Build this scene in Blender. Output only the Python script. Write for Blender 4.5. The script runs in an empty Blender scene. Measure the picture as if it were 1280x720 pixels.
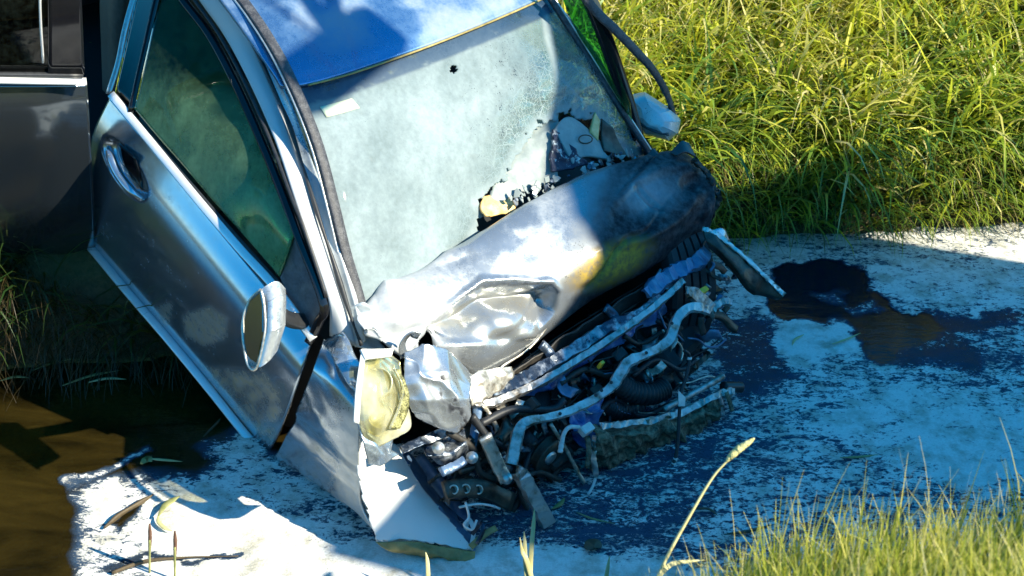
import bpy, math, random
import numpy as np
from mathutils import Vector, Matrix, noise as mnoise

random.seed(7)
rng = np.random.default_rng(7)
scene = bpy.context.scene
col = scene.collection

# ------------------------------------------------------------------ camera
PITCH = math.radians(32.0)
CAMZ = 2.88
FPX = 1600.0                                   # focal length in pixels of a 1280 wide picture
cam_d = bpy.data.cameras.new('camera')
cam_d.sensor_width = 36.0
cam_d.lens = FPX / 1280 * 36.0
cam_d.clip_start = 0.05
cam_d.clip_end = 2000
cam_d.dof.use_dof = True
cam_d.dof.focus_distance = 4.45
cam_d.dof.aperture_fstop = 4.0
cam = bpy.data.objects.new('camera', cam_d)
cam.location = (0, 0, CAMZ)
cam.rotation_euler = (math.pi / 2 - PITCH, 0, 0)
col.objects.link(cam)
scene.camera = cam

# ------------------------------------------------------------------ sky, sun, exposure
SUN_AZ = math.radians(110)                     # from the right, a little behind the camera (0 = straight ahead, +Y)
SUN_EL = math.radians(35)
world = bpy.data.worlds.new('World')
scene.world = world
world.use_nodes = True
wn = world.node_tree
wn.nodes.clear()
sky = wn.nodes.new('ShaderNodeTexSky')
sky.sky_type = 'NISHITA'
sky.sun_disc = False
sky.sun_elevation = SUN_EL
sky.sun_rotation = SUN_AZ
sky.air_density = 1.0
sky.dust_density = 0.2
sky.ozone_density = 6.0
bg = wn.nodes.new('ShaderNodeBackground')
bg.inputs['Strength'].default_value = 0.125
wo = wn.nodes.new('ShaderNodeOutputWorld')
hs = wn.nodes.new('ShaderNodeHueSaturation')
hs.inputs['Saturation'].default_value = 1.35
hs.inputs['Hue'].default_value = 0.485
wn.links.new(sky.outputs[0], hs.inputs['Color'])
wn.links.new(hs.outputs[0], bg.inputs[0])
wn.links.new(bg.outputs[0], wo.inputs[0])
to_sun = Vector((math.sin(SUN_AZ) * math.cos(SUN_EL), math.cos(SUN_AZ) * math.cos(SUN_EL), math.sin(SUN_EL)))
sun_d = bpy.data.lights.new('sun', 'SUN')
sun_d.energy = 4.9
sun_d.angle = math.radians(0.5)
sun_d.color = (1.0, 0.92, 0.72)
sun = bpy.data.objects.new('sun', sun_d)
sun.rotation_euler = to_sun.to_track_quat('Z', 'Y').to_euler()
col.objects.link(sun)
scene.view_settings.view_transform = 'Standard'
scene.view_settings.look = 'None'
scene.view_settings.exposure = 1.2
scene.view_settings.gamma = 1.0
scene.cycles.max_bounces = 6
scene.cycles.transparent_max_bounces = 14
scene.cycles.caustics_reflective = True
scene.cycles.caustics_refractive = False

# ------------------------------------------------------------------ measuring: pixel + one known coordinate -> place
# how the car stands: its forward, sideways and up axes seen from the camera, and where its origin is
RC = np.array([[0.6249, 0.7005, 0.3447], [0.7239, -0.3545, -0.5919], [-0.2925, 0.6194, -0.7286]])
TC = np.array([-0.497, 0.240, 5.293])
sp, cp = math.sin(PITCH), math.cos(PITCH)
MW = np.array([[1, 0, 0], [0, -sp, cp], [0, -cp, -sp]])   # camera (right, down, ahead) -> world
O = np.array([0, 0, CAMZ])
CF = MW @ RC[:, 0]; CL = MW @ RC[:, 1]; CU = MW @ RC[:, 2]
CO = MW @ TC + O

def car(x, y, z):
    return CO + x * CF + y * CL + z * CU

def ray(px, py):
    return MW @ np.array([(px - 640) / FPX, (py - 360) / FPX, 1.0])

def D(px, py, d):
    return O + ray(px, py) * d

def plane(px, py, n, p0):
    r = ray(px, py)
    return O + r * (np.dot(p0 - O, n) / np.dot(r, n))

def CX(px, py, x): return plane(px, py, CF, CO + x * CF)
def CY(px, py, y): return plane(px, py, CL, CO + y * CL)
def CZ(px, py, z): return plane(px, py, CU, CO + z * CU)
UPV = np.array([0, 0, 1.0])
def WZ(px, py, h=0.0): return plane(px, py, UPV, np.array([0, 0, h]))

def pix(P):
    q = (np.asarray(P) - O) @ MW
    return 640 + FPX * q[..., 0] / q[..., 2], 360 + FPX * q[..., 1] / q[..., 2]

def dfront(px):
    return 4.08 + 0.0021 * (px - 590)

def FR(px, py, off=0.0):
    return D(px, py, dfront(px) + off)

# ------------------------------------------------------------------ numpy noise
_perm = rng.permutation(4096)
_val = rng.random(4096)
def _h(ix, iy):
    return _val[(_perm[(ix & 4095)] + iy * 57) & 4095]
def vnoise(x, y):
    x = np.asarray(x, float); y = np.asarray(y, float)
    ix = np.floor(x).astype(int); iy = np.floor(y).astype(int)
    fx = x - ix; fy = y - iy
    fx = fx * fx * (3 - 2 * fx); fy = fy * fy * (3 - 2 * fy)
    a = _h(ix, iy); b = _h(ix + 1, iy); c = _h(ix, iy + 1); d = _h(ix + 1, iy + 1)
    return (a * (1 - fx) + b * fx) * (1 - fy) + (c * (1 - fx) + d * fx) * fy
def fbm(x, y, o=4):
    s = 0; a = 0.5; t = 0
    for i in range(o):
        s = s + a * vnoise(x * 2 ** i + 17.3 * i, y * 2 ** i - 9.1 * i); t += a; a *= 0.5
    return s / t
def sstep(a, b, x):
    t = np.clip((x - a) / (b - a), 0, 1)
    return t * t * (3 - 2 * t)
def inpoly(px, py, poly):
    px = np.asarray(px, float); py = np.asarray(py, float)
    inside = np.zeros(px.shape, bool)
    n = len(poly)
    for i in range(n):
        x1, y1 = poly[i]; x2, y2 = poly[(i + 1) % n]
        c = ((y1 > py) != (y2 > py)) & (px < (x2 - x1) * (py - y1) / (y2 - y1 + 1e-12) + x1)
        inside ^= c
    return inside
def polydist(px, py, poly):
    """distance to the outline, positive inside"""
    px = np.asarray(px, float); py = np.asarray(py, float)
    best = np.full(px.shape, 1e9)
    n = len(poly)
    for i in range(n):
        x1, y1 = poly[i]; x2, y2 = poly[(i + 1) % n]
        dx, dy = x2 - x1, y2 - y1
        t = np.clip(((px - x1) * dx + (py - y1) * dy) / (dx * dx + dy * dy + 1e-12), 0, 1)
        best = np.minimum(best, np.hypot(px - x1 - t * dx, py - y1 - t * dy))
    return np.where(inpoly(px, py, poly), best, -best)

# ------------------------------------------------------------------ materials
class NB:
    def __init__(self, name):
        self.m = bpy.data.materials.new(name); self.m.use_nodes = True
        self.t = self.m.node_tree; self.t.nodes.clear()
        self.out = self.t.nodes.new('ShaderNodeOutputMaterial')
    def n(self, kind, **kw):
        nd = self.t.nodes.new('ShaderNode' + kind)
        for k, v in kw.items():
            if k.startswith('_'): setattr(nd, k[1:], v)
        for k, v in kw.items():
            if not k.startswith('_'): self.set(nd, k.replace('__', ' '), v)
        return nd
    def set(self, nd, key, v):
        s = nd.inputs[int(key[1:])] if key[0] == 'i' and key[1:].isdigit() else nd.inputs[key]
        if isinstance(v, bpy.types.NodeSocket): self.t.links.new(v, s)
        else: s.default_value = v
    def math(self, op, a, b=0.0, c=0.0, clamp=False):
        nd = self.n('Math', _operation=op, _use_clamp=clamp, i0=a, i1=b, i2=c); return nd.outputs[0]
    def mix(self, f, a, b):
        nd = self.n('Mix', _data_type='RGBA'); nd.clamp_factor = True
        self.set(nd, 'i0', f); self.set(nd, 'i6', a); self.set(nd, 'i7', b); return nd.outputs[2]
    def attr(self, name): return self.n('Attribute', _attribute_name=name).outputs['Fac']
    def obj(self): return self.n('TexCoord').outputs['Object']
    def noise(self, scale, detail=4, rough=0.55, vec=None, dist=0.0):
        nd = self.n('TexNoise', Scale=scale, Detail=detail, Roughness=rough, Distortion=dist)
        self.t.links.new(vec or self.obj(), nd.inputs['Vector']); return nd.outputs['Fac']
    def voro(self, scale, feature='F1', vec=None, out='Distance', rnd=1.0):
        nd = self.n('TexVoronoi', _feature=feature, Scale=scale, Randomness=rnd)
        self.t.links.new(vec or self.obj(), nd.inputs['Vector']); return nd.outputs[out]
    def map(self, x, a, b, c=0.0, d=1.0):
        nd = self.n('MapRange', Value=x); nd.inputs[1].default_value = a; nd.inputs[2].default_value = b
        nd.inputs[3].default_value = c; nd.inputs[4].default_value = d; return nd.outputs[0]
    def scaled(self, s):
        return self.n('Mapping', Vector=self.obj(), Scale=s).outputs[0]
    def bump(self, h, strength=0.3, dist=0.01):
        return self.n('Bump', Height=h, Strength=strength, Distance=dist).outputs[0]
    def bsdf(self, **kw):
        return self.n('BsdfPrincipled', **kw)
    def mixs(self, f, a, b):
        nd = self.n('MixShader', i0=f); self.t.links.new(a, nd.inputs[1]); self.t.links.new(b, nd.inputs[2]); return nd.outputs[0]
    def done(self, s):
        self.t.links.new(s, self.out.inputs['Surface']); return self.m

def rgb(r, g, b): return (r, g, b, 1.0)
M = {}

def paint(name, base, metal=0.75, rough=0.2, dustcol=(0.62, 0.64, 0.62), dusty=0.15, spots=0.0, bumpy=0.15, coat=0.6, cloud=0.7):
    b = NB(name)
    n1 = b.noise(3.0, 6, 0.62); n2 = b.noise(38, 5, 0.7); n3 = b.noise(160, 2, 0.6)
    d = b.math('ADD', b.attr('dust'), dusty)  # pale channel: real powder, and sunlight painted on door and hood
    e = b.math('ADD', b.math('MULTIPLY', b.math('SUBTRACT', n1, 0.5), cloud), b.math('MULTIPLY', b.math('SUBTRACT', n2, 0.5), 0.55))
    g = b.math('MULTIPLY', b.math('SUBTRACT', n3, 0.5), 0.35)
    dm = b.math('MULTIPLY', b.math('ADD', d, b.math('ADD', e, g)), 1.0, clamp=True)
    dm = b.math('MULTIPLY', b.map(dm, 0.08, 0.85), b.math('MULTIPLY', d, 3.0, clamp=True), clamp=True)
    sp_v = b.voro(140); sp_n = b.noise(9, 3)
    sp_m = b.math('LESS_THAN', sp_v, b.math('MULTIPLY', b.math('ADD', b.attr('spots'), spots), b.map(sp_n, 0.4, 0.7, 0.0, 0.42)))
    sc = b.math('ADD', b.attr('scorch'), b.math('MULTIPLY', b.math('SUBTRACT', n2, 0.5), 0.5), clamp=True)
    sc = b.math('MULTIPLY', sc, b.math('MULTIPLY', b.attr('scorch'), 4.0, clamp=True), clamp=True)
    c = b.mix(dm, rgb(*base), rgb(*dustcol))
    c = b.mix(sc, c, rgb(0.016, 0.017, 0.022))
    tn = b.math('MULTIPLY', b.attr('tan'), b.map(n2, 0.25, 0.6), clamp=True)
    c = b.mix(tn, c, rgb(0.46, 0.31, 0.05))
    c = b.mix(sp_m, c, rgb(0.03, 0.03, 0.03))
    met = b.math('MULTIPLY', b.math('SUBTRACT', 1.0, b.math('MAXIMUM', b.math('MAXIMUM', dm, sc), b.math('MAXIMUM', sp_m, b.attr('tan')))), metal)
    ro = b.math('ADD', b.math('MULTIPLY', dm, 0.45), b.math('ADD', b.math('MULTIPLY', sc, 0.22), b.math('ADD', rough, b.math('MULTIPLY', b.math('SUBTRACT', n2, 0.5), 0.18))))
    bp = b.bump(b.math('ADD', b.math('MULTIPLY', n2, dm), b.math('MULTIPLY', b.noise(14, 2), 0.6)), bumpy, 0.004)
    s = b.bsdf(Base__Color=c, Metallic=met, Roughness=ro, Normal=bp)
    b.set(s, 'Specular IOR Level', b.math('MULTIPLY_ADD', sc, -0.4, 0.5))
    b.set(s, 'Coat Weight', b.math('MULTIPLY', b.math('SUBTRACT', 1.0, b.math('MAXIMUM', dm, b.math('MULTIPLY', sc, 1.0))), coat)); s.inputs['Coat Roughness'].default_value = 0.06
    return b.done(s.outputs[0])

M['paint_shaded'] = paint('car_paint_shaded', (0.09, 0.11, 0.13), 0.8, 0.14, dusty=0.0, bumpy=0.04)  # car paint copied darker, shade of the open rear door put into it
M['paint'] = paint('car_paint', (0.36, 0.43, 0.50), 0.85, 0.2, dusty=0.03, bumpy=0.04)
M['paint_dirty'] = paint('car_paint_dirty', (0.32, 0.39, 0.46), 0.75, 0.22, dusty=0.16)
M['paint_bare'] = paint('car_paint_scraped', (0.42, 0.46, 0.50), 0.7, 0.22, dusty=0.18, spots=0.1)
M['roof'] = paint('roof_paint', (0.09, 0.22, 0.42), 0.75, 0.25, dustcol=(0.24, 0.28, 0.34), dusty=0.0, bumpy=0.08)
M['hood'] = paint('hood_paint', (0.34, 0.37, 0.40), 0.7, 0.25, dustcol=(0.46, 0.48, 0.50), dusty=0.05, bumpy=0.05, cloud=0.2)
M['white_plastic'] = paint('bumper_paint', (0.55, 0.56, 0.56), 0.2, 0.35, dustcol=(0.80, 0.79, 0.75), dusty=0.6, bumpy=0.3)

def simple(name, c1, c2=None, rough=0.5, metal=0.0, nscale=30, bumpy=0.2, spec=0.5, lo=0.35, hi=0.65, rvar=0.2):
    b = NB(name)
    n1 = b.noise(nscale, 6, 0.65); n2 = b.noise(nscale * 0.18, 4, 0.6)
    f = b.map(b.math('ADD', b.math('MULTIPLY', n1, 0.6), b.math('MULTIPLY', n2, 0.4)), lo, hi)
    c = b.mix(f, rgb(*c1), rgb(*(c2 or tuple(v * 1.7 for v in c1))))
    r = b.math('ADD', rough - rvar / 2, b.math('MULTIPLY', n1, rvar), clamp=True)
    s = b.bsdf(Base__Color=c, Roughness=r, Metallic=metal, Normal=b.bump(n1, bumpy, 0.004))
    s.inputs['Specular IOR Level'].default_value = spec
    return b.done(s.outputs[0])

M['black_rubber'] = simple('black_rubber', (0.012, 0.013, 0.016), (0.03, 0.032, 0.036), 0.5, nscale=60)
M['dusty_rubber'] = simple('dusty_rubber', (0.02, 0.022, 0.03), (0.16, 0.16, 0.17), 0.6, nscale=240, lo=0.45, hi=0.75)
M['black_plastic'] = simple('black_plastic', (0.010, 0.011, 0.013), (0.04, 0.042, 0.045), 0.35, nscale=25)
M['gloss_black'] = simple('gloss_black', (0.006, 0.006, 0.008), (0.012, 0.012, 0.015), 0.08, nscale=12, bumpy=0.02, rvar=0.05)
M['soot'] = simple('sooty_plastic', (0.008, 0.008, 0.009), (0.055, 0.048, 0.038), 0.55, nscale=45, bumpy=0.6)
M['cabin'] = simple('dark_cabin_trim', (0.010, 0.011, 0.013), (0.02, 0.021, 0.024), 0.7, nscale=40)
M['seat'] = simple('seat_leather', (0.05, 0.055, 0.05), (0.09, 0.095, 0.085), 0.5, nscale=50)
M['chrome'] = simple('chrome_trim', (0.80, 0.80, 0.80), (0.90, 0.90, 0.90), 0.3, 0.45, nscale=20, bumpy=0.04, rvar=0.1)
M['bare_metal'] = simple('bare_metal', (0.50, 0.49, 0.46), (0.78, 0.77, 0.74), 0.36, 0.75, nscale=50, bumpy=0.35, rvar=0.3)
M['burnt_metal'] = simple('burnt_metal', (0.16, 0.12, 0.07), (0.70, 0.66, 0.58), 0.4, 0.7, nscale=38, bumpy=0.5, lo=0.36, hi=0.56, rvar=0.3)
M['beam'] = simple('torn_beam_metal', (0.12, 0.085, 0.045), (0.52, 0.51, 0.49), 0.36, 0.6, nscale=30, bumpy=0.5, lo=0.36, hi=0.54, rvar=0.3)
M['reflector'] = simple('dirty_reflector', (0.42, 0.40, 0.20), (0.70, 0.68, 0.48), 0.3, 0.5, nscale=30, bumpy=0.2)
M['mesh_strip'] = simple('lamp_mesh_strip', (0.06, 0.06, 0.02), (0.5, 0.48, 0.2), 0.4, 0.2, nscale=260, bumpy=0.6, lo=0.46, hi=0.56)
M['rib_metal'] = simple('scraped_painted_steel', (0.03, 0.045, 0.07), (0.40, 0.42, 0.44), 0.3, 0.7, nscale=26, bumpy=0.4, lo=0.46, hi=0.58, rvar=0.3)
M['dark_metal'] = simple('dark_oily_metal', (0.018, 0.018, 0.018), (0.12, 0.10, 0.075), 0.38, 0.6, nscale=28, bumpy=0.6, rvar=0.3)
M['blue_metal'] = simple('blue_coated_metal', (0.05, 0.13, 0.28), (0.22, 0.30, 0.40), 0.33, 0.35, nscale=30, bumpy=0.4)
M['blue_plastic'] = simple('crumpled_blue_plastic', (0.015, 0.07, 0.32), (0.25, 0.36, 0.55), 0.3, 0.1, nscale=26, bumpy=0.8, lo=0.42, hi=0.66)
M['white_cable'] = simple('white_plastic_parts', (0.55, 0.55, 0.52), (0.78, 0.78, 0.76), 0.45, nscale=60)
M['yellow'] = simple('yellow_plastic', (0.65, 0.42, 0.02), (0.8, 0.55, 0.05), 0.45, nscale=60)
M['yellow_green'] = simple('yellow_green_connector', (0.35, 0.36, 0.02), (0.6, 0.55, 0.05), 0.5, nscale=60)
M['ochre'] = simple('ochre_plastic', (0.16, 0.12, 0.03), (0.42, 0.34, 0.13), 0.5, nscale=24, bumpy=0.5)
M['rough_foam'] = simple('torn_bumper_foam', (0.035, 0.03, 0.018), (0.30, 0.26, 0.17), 0.8, nscale=70, bumpy=1.0, lo=0.42, hi=0.62)
M['pale_panel'] = simple('pale_torn_trim', (0.17, 0.21, 0.21), (0.32, 0.36, 0.35), 0.6, nscale=20)
M['orange'] = simple('orange_plastic', (0.6, 0.33, 0.08), (0.8, 0.6, 0.3), 0.5, nscale=40)
M['mirror'] = simple('mirror_glass', (0.20, 0.21, 0.22), (0.26, 0.27, 0.28), 0.05, 1.0, nscale=8, bumpy=0.01, rvar=0.03)
M['tyre'] = simple('tyre_rubber', (0.012, 0.013, 0.015), (0.035, 0.036, 0.04), 0.6, nscale=50)
M['speckled'] = simple('speckled_dashboard', (0.012, 0.02, 0.05), (0.6, 0.65, 0.66), 0.6, nscale=55, lo=0.52, hi=0.6, bumpy=0.8)
M['paper'] = simple('sticker_paper', (0.60, 0.66, 0.45), (0.72, 0.74, 0.52), 0.6, nscale=10)

def glass_mat(name, tint, dustcol, spec=1.0, crack=False):
    b = NB(name)
    n1 = b.noise(5, 6, 0.65); n2 = b.noise(45, 5, 0.7)
    d = b.math('ADD', b.attr('dust'), b.math('ADD', b.math('MULTIPLY', b.math('SUBTRACT', n1, 0.5), 0.35), b.math('MULTIPLY', b.math('SUBTRACT', n2, 0.5), 0.3)))
    d = b.math('MULTIPLY', d, b.math('MULTIPLY', b.attr('dust'), 6.0, clamp=True), clamp=True)
    streak = b.noise(1.0, 5, 0.7, b.scaled((60, 60, 5)))
    c = b.mix(b.map(n2, 0.3, 0.7), rgb(*dustcol), rgb(*[min(1, v * 1.15) for v in dustcol]))
    if crack:
        e = b.voro(16, 'DISTANCE_TO_EDGE'); e2 = b.voro(60, 'DISTANCE_TO_EDGE')
        k = b.math('MULTIPLY', b.math('MAXIMUM', b.math('LESS_THAN', e, 0.012), b.math('LESS_THAN', e2, 0.03)), b.attr('crack'))
        d = b.math('MAXIMUM', d, b.math('MULTIPLY', k, 0.75), clamp=True)
        sp_m = b.math('LESS_THAN', b.voro(120), b.math('MULTIPLY', b.attr('spots'), b.map(b.noise(16, 3), 0.45, 0.7, 0.05, 0.45)))
        c = b.mix(sp_m, c, rgb(0.04, 0.06, 0.08))
        d = b.math('MAXIMUM', d, sp_m)
    tr = b.n('BsdfTransparent', Color=rgb(*tint))
    gl = b.n('BsdfGlossy', Color=rgb(1, 1, 1), Roughness=0.03)
    fr = b.n('LayerWeight', Blend=0.25).outputs['Fresnel']
    clear = b.mixs(b.math('MULTIPLY', fr, spec, clamp=True), tr.outputs[0], gl.outputs[0])
    nb = b.bump(n2, 0.3, 0.003)
    df = b.n('BsdfDiffuse', Color=c, Normal=nb); tl = b.n('BsdfTranslucent', Color=c)
    du = b.mixs(0.3, df.outputs[0], tl.outputs[0])
    s = b.mixs(d, clear, du)
    s = b.mixs(b.attr('frit'), s, b.bsdf(Base__Color=rgb(0.02, 0.05, 0.10), Roughness=0.25).outputs[0])
    return b.done(s)
M['windscreen'] = glass_mat('dusty_windscreen', (0.52, 0.70, 0.70), (0.34, 0.41, 0.43), 0.8, True)
M['side_glass'] = glass_mat('green_side_glass', (0.22, 0.62, 0.30), (0.24, 0.42, 0.24), 0.9)
M['dark_glass'] = glass_mat('dark_side_glass', (0.05, 0.10, 0.07), (0.25, 0.35, 0.28), 1.3)

b = NB('headlight_lens')
n1 = b.noise(7, 3)
tr = b.n('BsdfTransparent', Color=rgb(0.95, 0.93, 0.72)); gl = b.n('BsdfGlossy', Color=rgb(1, 1, 1), Roughness=0.06)
df = b.n('BsdfDiffuse', Color=b.mix(b.map(n1, 0.35, 0.65), rgb(0.42, 0.41, 0.24), rgb(0.70, 0.69, 0.54)))
M['lens'] = b.done(b.mixs(b.map(n1, 0.38, 0.62, 0.12, 0.5), b.mixs(b.math('ADD', b.n('LayerWeight', Blend=0.3).outputs['Fresnel'], .06), tr.outputs[0], gl.outputs[0]), df.outputs[0]))

# ------------------------------------------------------------------ mesh helpers
def link(name, me, mat, parent=None):
    o = bpy.data.objects.new(name, me)
    col.objects.link(o)
    if mat is not None: me.materials.append(M[mat] if isinstance(mat, str) else mat)
    if parent is not None:
        o.parent = parent
        o.matrix_parent_inverse = Matrix.Translation(-Vector(parent.location)) if parent.type == 'EMPTY' else Matrix()
    return o

def mesh(name, V, Fc, mat, parent=None, smooth=True, attrs=None):
    me = bpy.data.meshes.new(name)
    me.from_pydata([tuple(map(float, v)) for v in V], [], [tuple(map(int, f)) for f in Fc])
    if smooth: me.polygons.foreach_set('use_smooth', [True] * len(me.polygons))
    if attrs:
        for k, a in attrs.items():
            at = me.attributes.new(k, 'FLOAT', 'POINT'); at.data.foreach_set('value', np.asarray(a, np.float32))
    me.update()
    return link(name, me, mat, parent)

def bigmesh(name, V, quads, mat, parent=None, attrs=None, smooth=True):
    me = bpy.data.meshes.new(name)
    V = np.asarray(V, np.float32); quads = np.asarray(quads, np.int32)
    k = quads.shape[1]
    me.vertices.add(len(V)); me.vertices.foreach_set('co', V.ravel())
    me.loops.add(quads.size); me.loops.foreach_set('vertex_index', quads.ravel())
    me.polygons.add(len(quads)); me.polygons.foreach_set('loop_start', np.arange(0, quads.size, k, dtype=np.int32))
    me.polygons.foreach_set('loop_total', np.full(len(quads), k, np.int32))
    if smooth: me.polygons.foreach_set('use_smooth', np.ones(len(quads), bool))
    if attrs:
        for n_, a in attrs.items():
            at = me.attributes.new(n_, 'FLOAT', 'POINT'); at.data.foreach_set('value', np.asarray(a, np.float32))
    me.update(calc_edges=True)
    return link(name, me, mat, parent)

def cr(P, n):
    """Catmull-Rom resampling of control points P (m, k) to n points"""
    P = np.asarray(P, float); m = len(P)
    if m == 1: return np.repeat(P, n, 0)
    t = np.linspace(0, m - 1, n); i = np.clip(np.floor(t).astype(int), 0, m - 2); f = (t - i)[:, None]
    p1 = P[i]; p2 = P[i + 1]
    p0 = np.where((i > 0)[:, None], P[np.maximum(i - 1, 0)], 2 * p1 - p2)
    p3 = np.where((i < m - 2)[:, None], P[np.minimum(i + 2, m - 1)], 2 * p2 - p1)
    return 0.5 * ((2 * p1) + (p2 - p0) * f + (2 * p0 - 5 * p1 + 4 * p2 - p3) * f ** 2 + (3 * p1 - p0 - 3 * p2 + p3) * f ** 3)

def lin(P, n):
    P = np.asarray(P, float); m = len(P); t = np.linspace(0, m - 1, n)
    return np.stack([np.interp(t, np.arange(m), P[:, k]) for k in range(P.shape[1])], 1)

def grid_normals(G):
    du = np.gradient(G, axis=0); dv = np.gradient(G, axis=1)
    n = np.cross(du, dv); n /= np.linalg.norm(n, axis=-1, keepdims=True) + 1e-12
    return n

def patch(name, ctrl, nu, nv, mat, parent, thick=0.004, crumple=0.0, cscale=9.0, disp=None, cut=None, attrs=None, linear=(False, False), face=None, jag=0.0, jscale=30):
    """curved sheet through a grid of control points: ctrl[row][column]"""
    C_ = np.array(ctrl, float)
    A = np.stack([(lin if linear[0] else cr)(C_[:, j], nu) for j in range(C_.shape[1])], 1)
    G = np.stack([(lin if linear[1] else cr)(A[i], nv) for i in range(nu)], 0)
    N = grid_normals(G)
    want = (O - G[nu // 2, nv // 2]) if face is None else np.asarray(face, float)
    flip = np.dot(N[nu // 2, nv // 2], want) < 0
    if flip: N = -N
    px, py = pix(G)
    uu, vv = np.meshgrid(np.linspace(0, 1, nu), np.linspace(0, 1, nv), indexing='ij')
    off = np.zeros((nu, nv))
    if crumple:
        q = G * cscale
        off += crumple * (fbm(q[..., 0] + q[..., 2] * 0.7, q[..., 1] - q[..., 2] * 0.6, 3) - 0.5) * 2
        r = 1 - 2 * np.abs(fbm(q[..., 0] * 0.6 + 31, q[..., 1] * 0.6 + q[..., 2] * 0.5, 2) - 0.5)
        off += crumple * 1.2 * (r ** 4 - 0.4)
    if disp is not None: off += disp(px, py, uu, vv)
    G = G + N * off[..., None]
    if jag:
        e = (vnoise(uu * jscale, vv * jscale) - 0.5) * jag
        edge = ((uu < 1e-6) | (uu > 1 - 1e-6) | (vv < 1e-6) | (vv > 1 - 1e-6))
        t1 = np.gradient(G, axis=0); t2 = np.gradient(G, axis=1)
        tt = t1 / (np.linalg.norm(t1, axis=-1, keepdims=True) + 1e-9) + t2 / (np.linalg.norm(t2, axis=-1, keepdims=True) + 1e-9)
        G = G + tt * (e * edge)[..., None]
    N = grid_normals(G)
    if flip: N = -N
    idx = np.arange(nu * nv).reshape(nu, nv)
    q = np.stack([idx[:-1, :-1], idx[1:, :-1], idx[1:, 1:], idx[:-1, 1:]], -1)
    keep = np.ones((nu - 1, nv - 1), bool)
    if cut is not None:
        cpx = (px[:-1, :-1] + px[1:, 1:]) / 2; cpy = (py[:-1, :-1] + py[1:, 1:]) / 2
        keep = ~cut(cpx, cpy, (uu[:-1, :-1] + uu[1:, 1:]) / 2, (vv[:-1, :-1] + vv[1:, 1:]) / 2)
    qs = q[keep]
    if flip: qs = qs[:, ::-1]
    V = G.reshape(-1, 3); faces = [qs]
    VN = N.reshape(-1, 3); nvt = len(V)
    V2 = V - VN * thick
    faces.append(qs[:, ::-1] + nvt)
    e = np.concatenate([qs[:, [0, 1]], qs[:, [1, 2]], qs[:, [2, 3]], qs[:, [3, 0]]])
    key = np.sort(e, 1); key = key[:, 0].astype(np.int64) * nvt + key[:, 1]
    _, inv, cnt = np.unique(key, return_inverse=True, return_counts=True)
    be = e[cnt[inv] == 1]
    faces.append(np.stack([be[:, 1], be[:, 0], be[:, 0] + nvt, be[:, 1] + nvt], 1))
    AT = {}
    for k, fn in (attrs or {}).items():
        a = np.clip(fn(px, py, uu, vv), 0, 1) * np.ones((nu, nv)); AT[k] = np.concatenate([a.ravel(), a.ravel()])
    Fq = np.concatenate(faces)
    used = np.unique(Fq); remap = np.full(2 * nvt, -1); remap[used] = np.arange(len(used))
    VV = np.concatenate([V, V2])[used]
    return bigmesh(name, VV, remap[Fq], mat, parent, {k: a[used] for k, a in AT.items()})

def sweep(name, pts, prof, mat, parent, n=40, ref=None, scale=None, smooth=True, attrs=None, closed=True, wob=0.0, linear=False):
    """profile (k,2) swept along control points; ref = direction of the profile's second axis"""
    P = (lin if linear else cr)(np.asarray(pts, float), n)
    prof = np.asarray(prof, float); k = len(prof)
    T = np.gradient(P, axis=0); T /= np.linalg.norm(T, axis=1, keepdims=True) + 1e-12
    ref = np.array([0.12, -0.6, 0.75]) if ref is None else np.asarray(ref, float)
    refs = np.repeat(ref[None], n, 0) if ref.ndim == 1 else cr(ref, n)
    A = np.cross(T, refs); A /= np.linalg.norm(A, axis=1, keepdims=True) + 1e-9
    B = np.cross(A, T)
    sc = np.ones(n) if scale is None else np.interp(np.linspace(0, 1, n), np.linspace(0, 1, len(scale)), scale)
    V = P[:, None] + (A[:, None] * prof[None, :, 0, None] + B[:, None] * prof[None, :, 1, None]) * sc[:, None, None]
    if wob:
        V = V + (rng.random(V.shape) - 0.5) * wob
    idx = np.arange(n * k).reshape(n, k)
    nx = np.roll(idx, -1, 1)
    q = np.stack([idx[:-1], nx[:-1], nx[1:], idx[1:]], -1)
    if not closed: q = q[:, :-1]
    faces = [tuple(f) for f in q.reshape(-1, 4)]
    if closed:
        faces.append(tuple(idx[0][::-1])); faces.append(tuple(idx[-1]))
    return mesh(name, V.reshape(-1, 3), faces, mat, parent, smooth, attrs)

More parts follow.
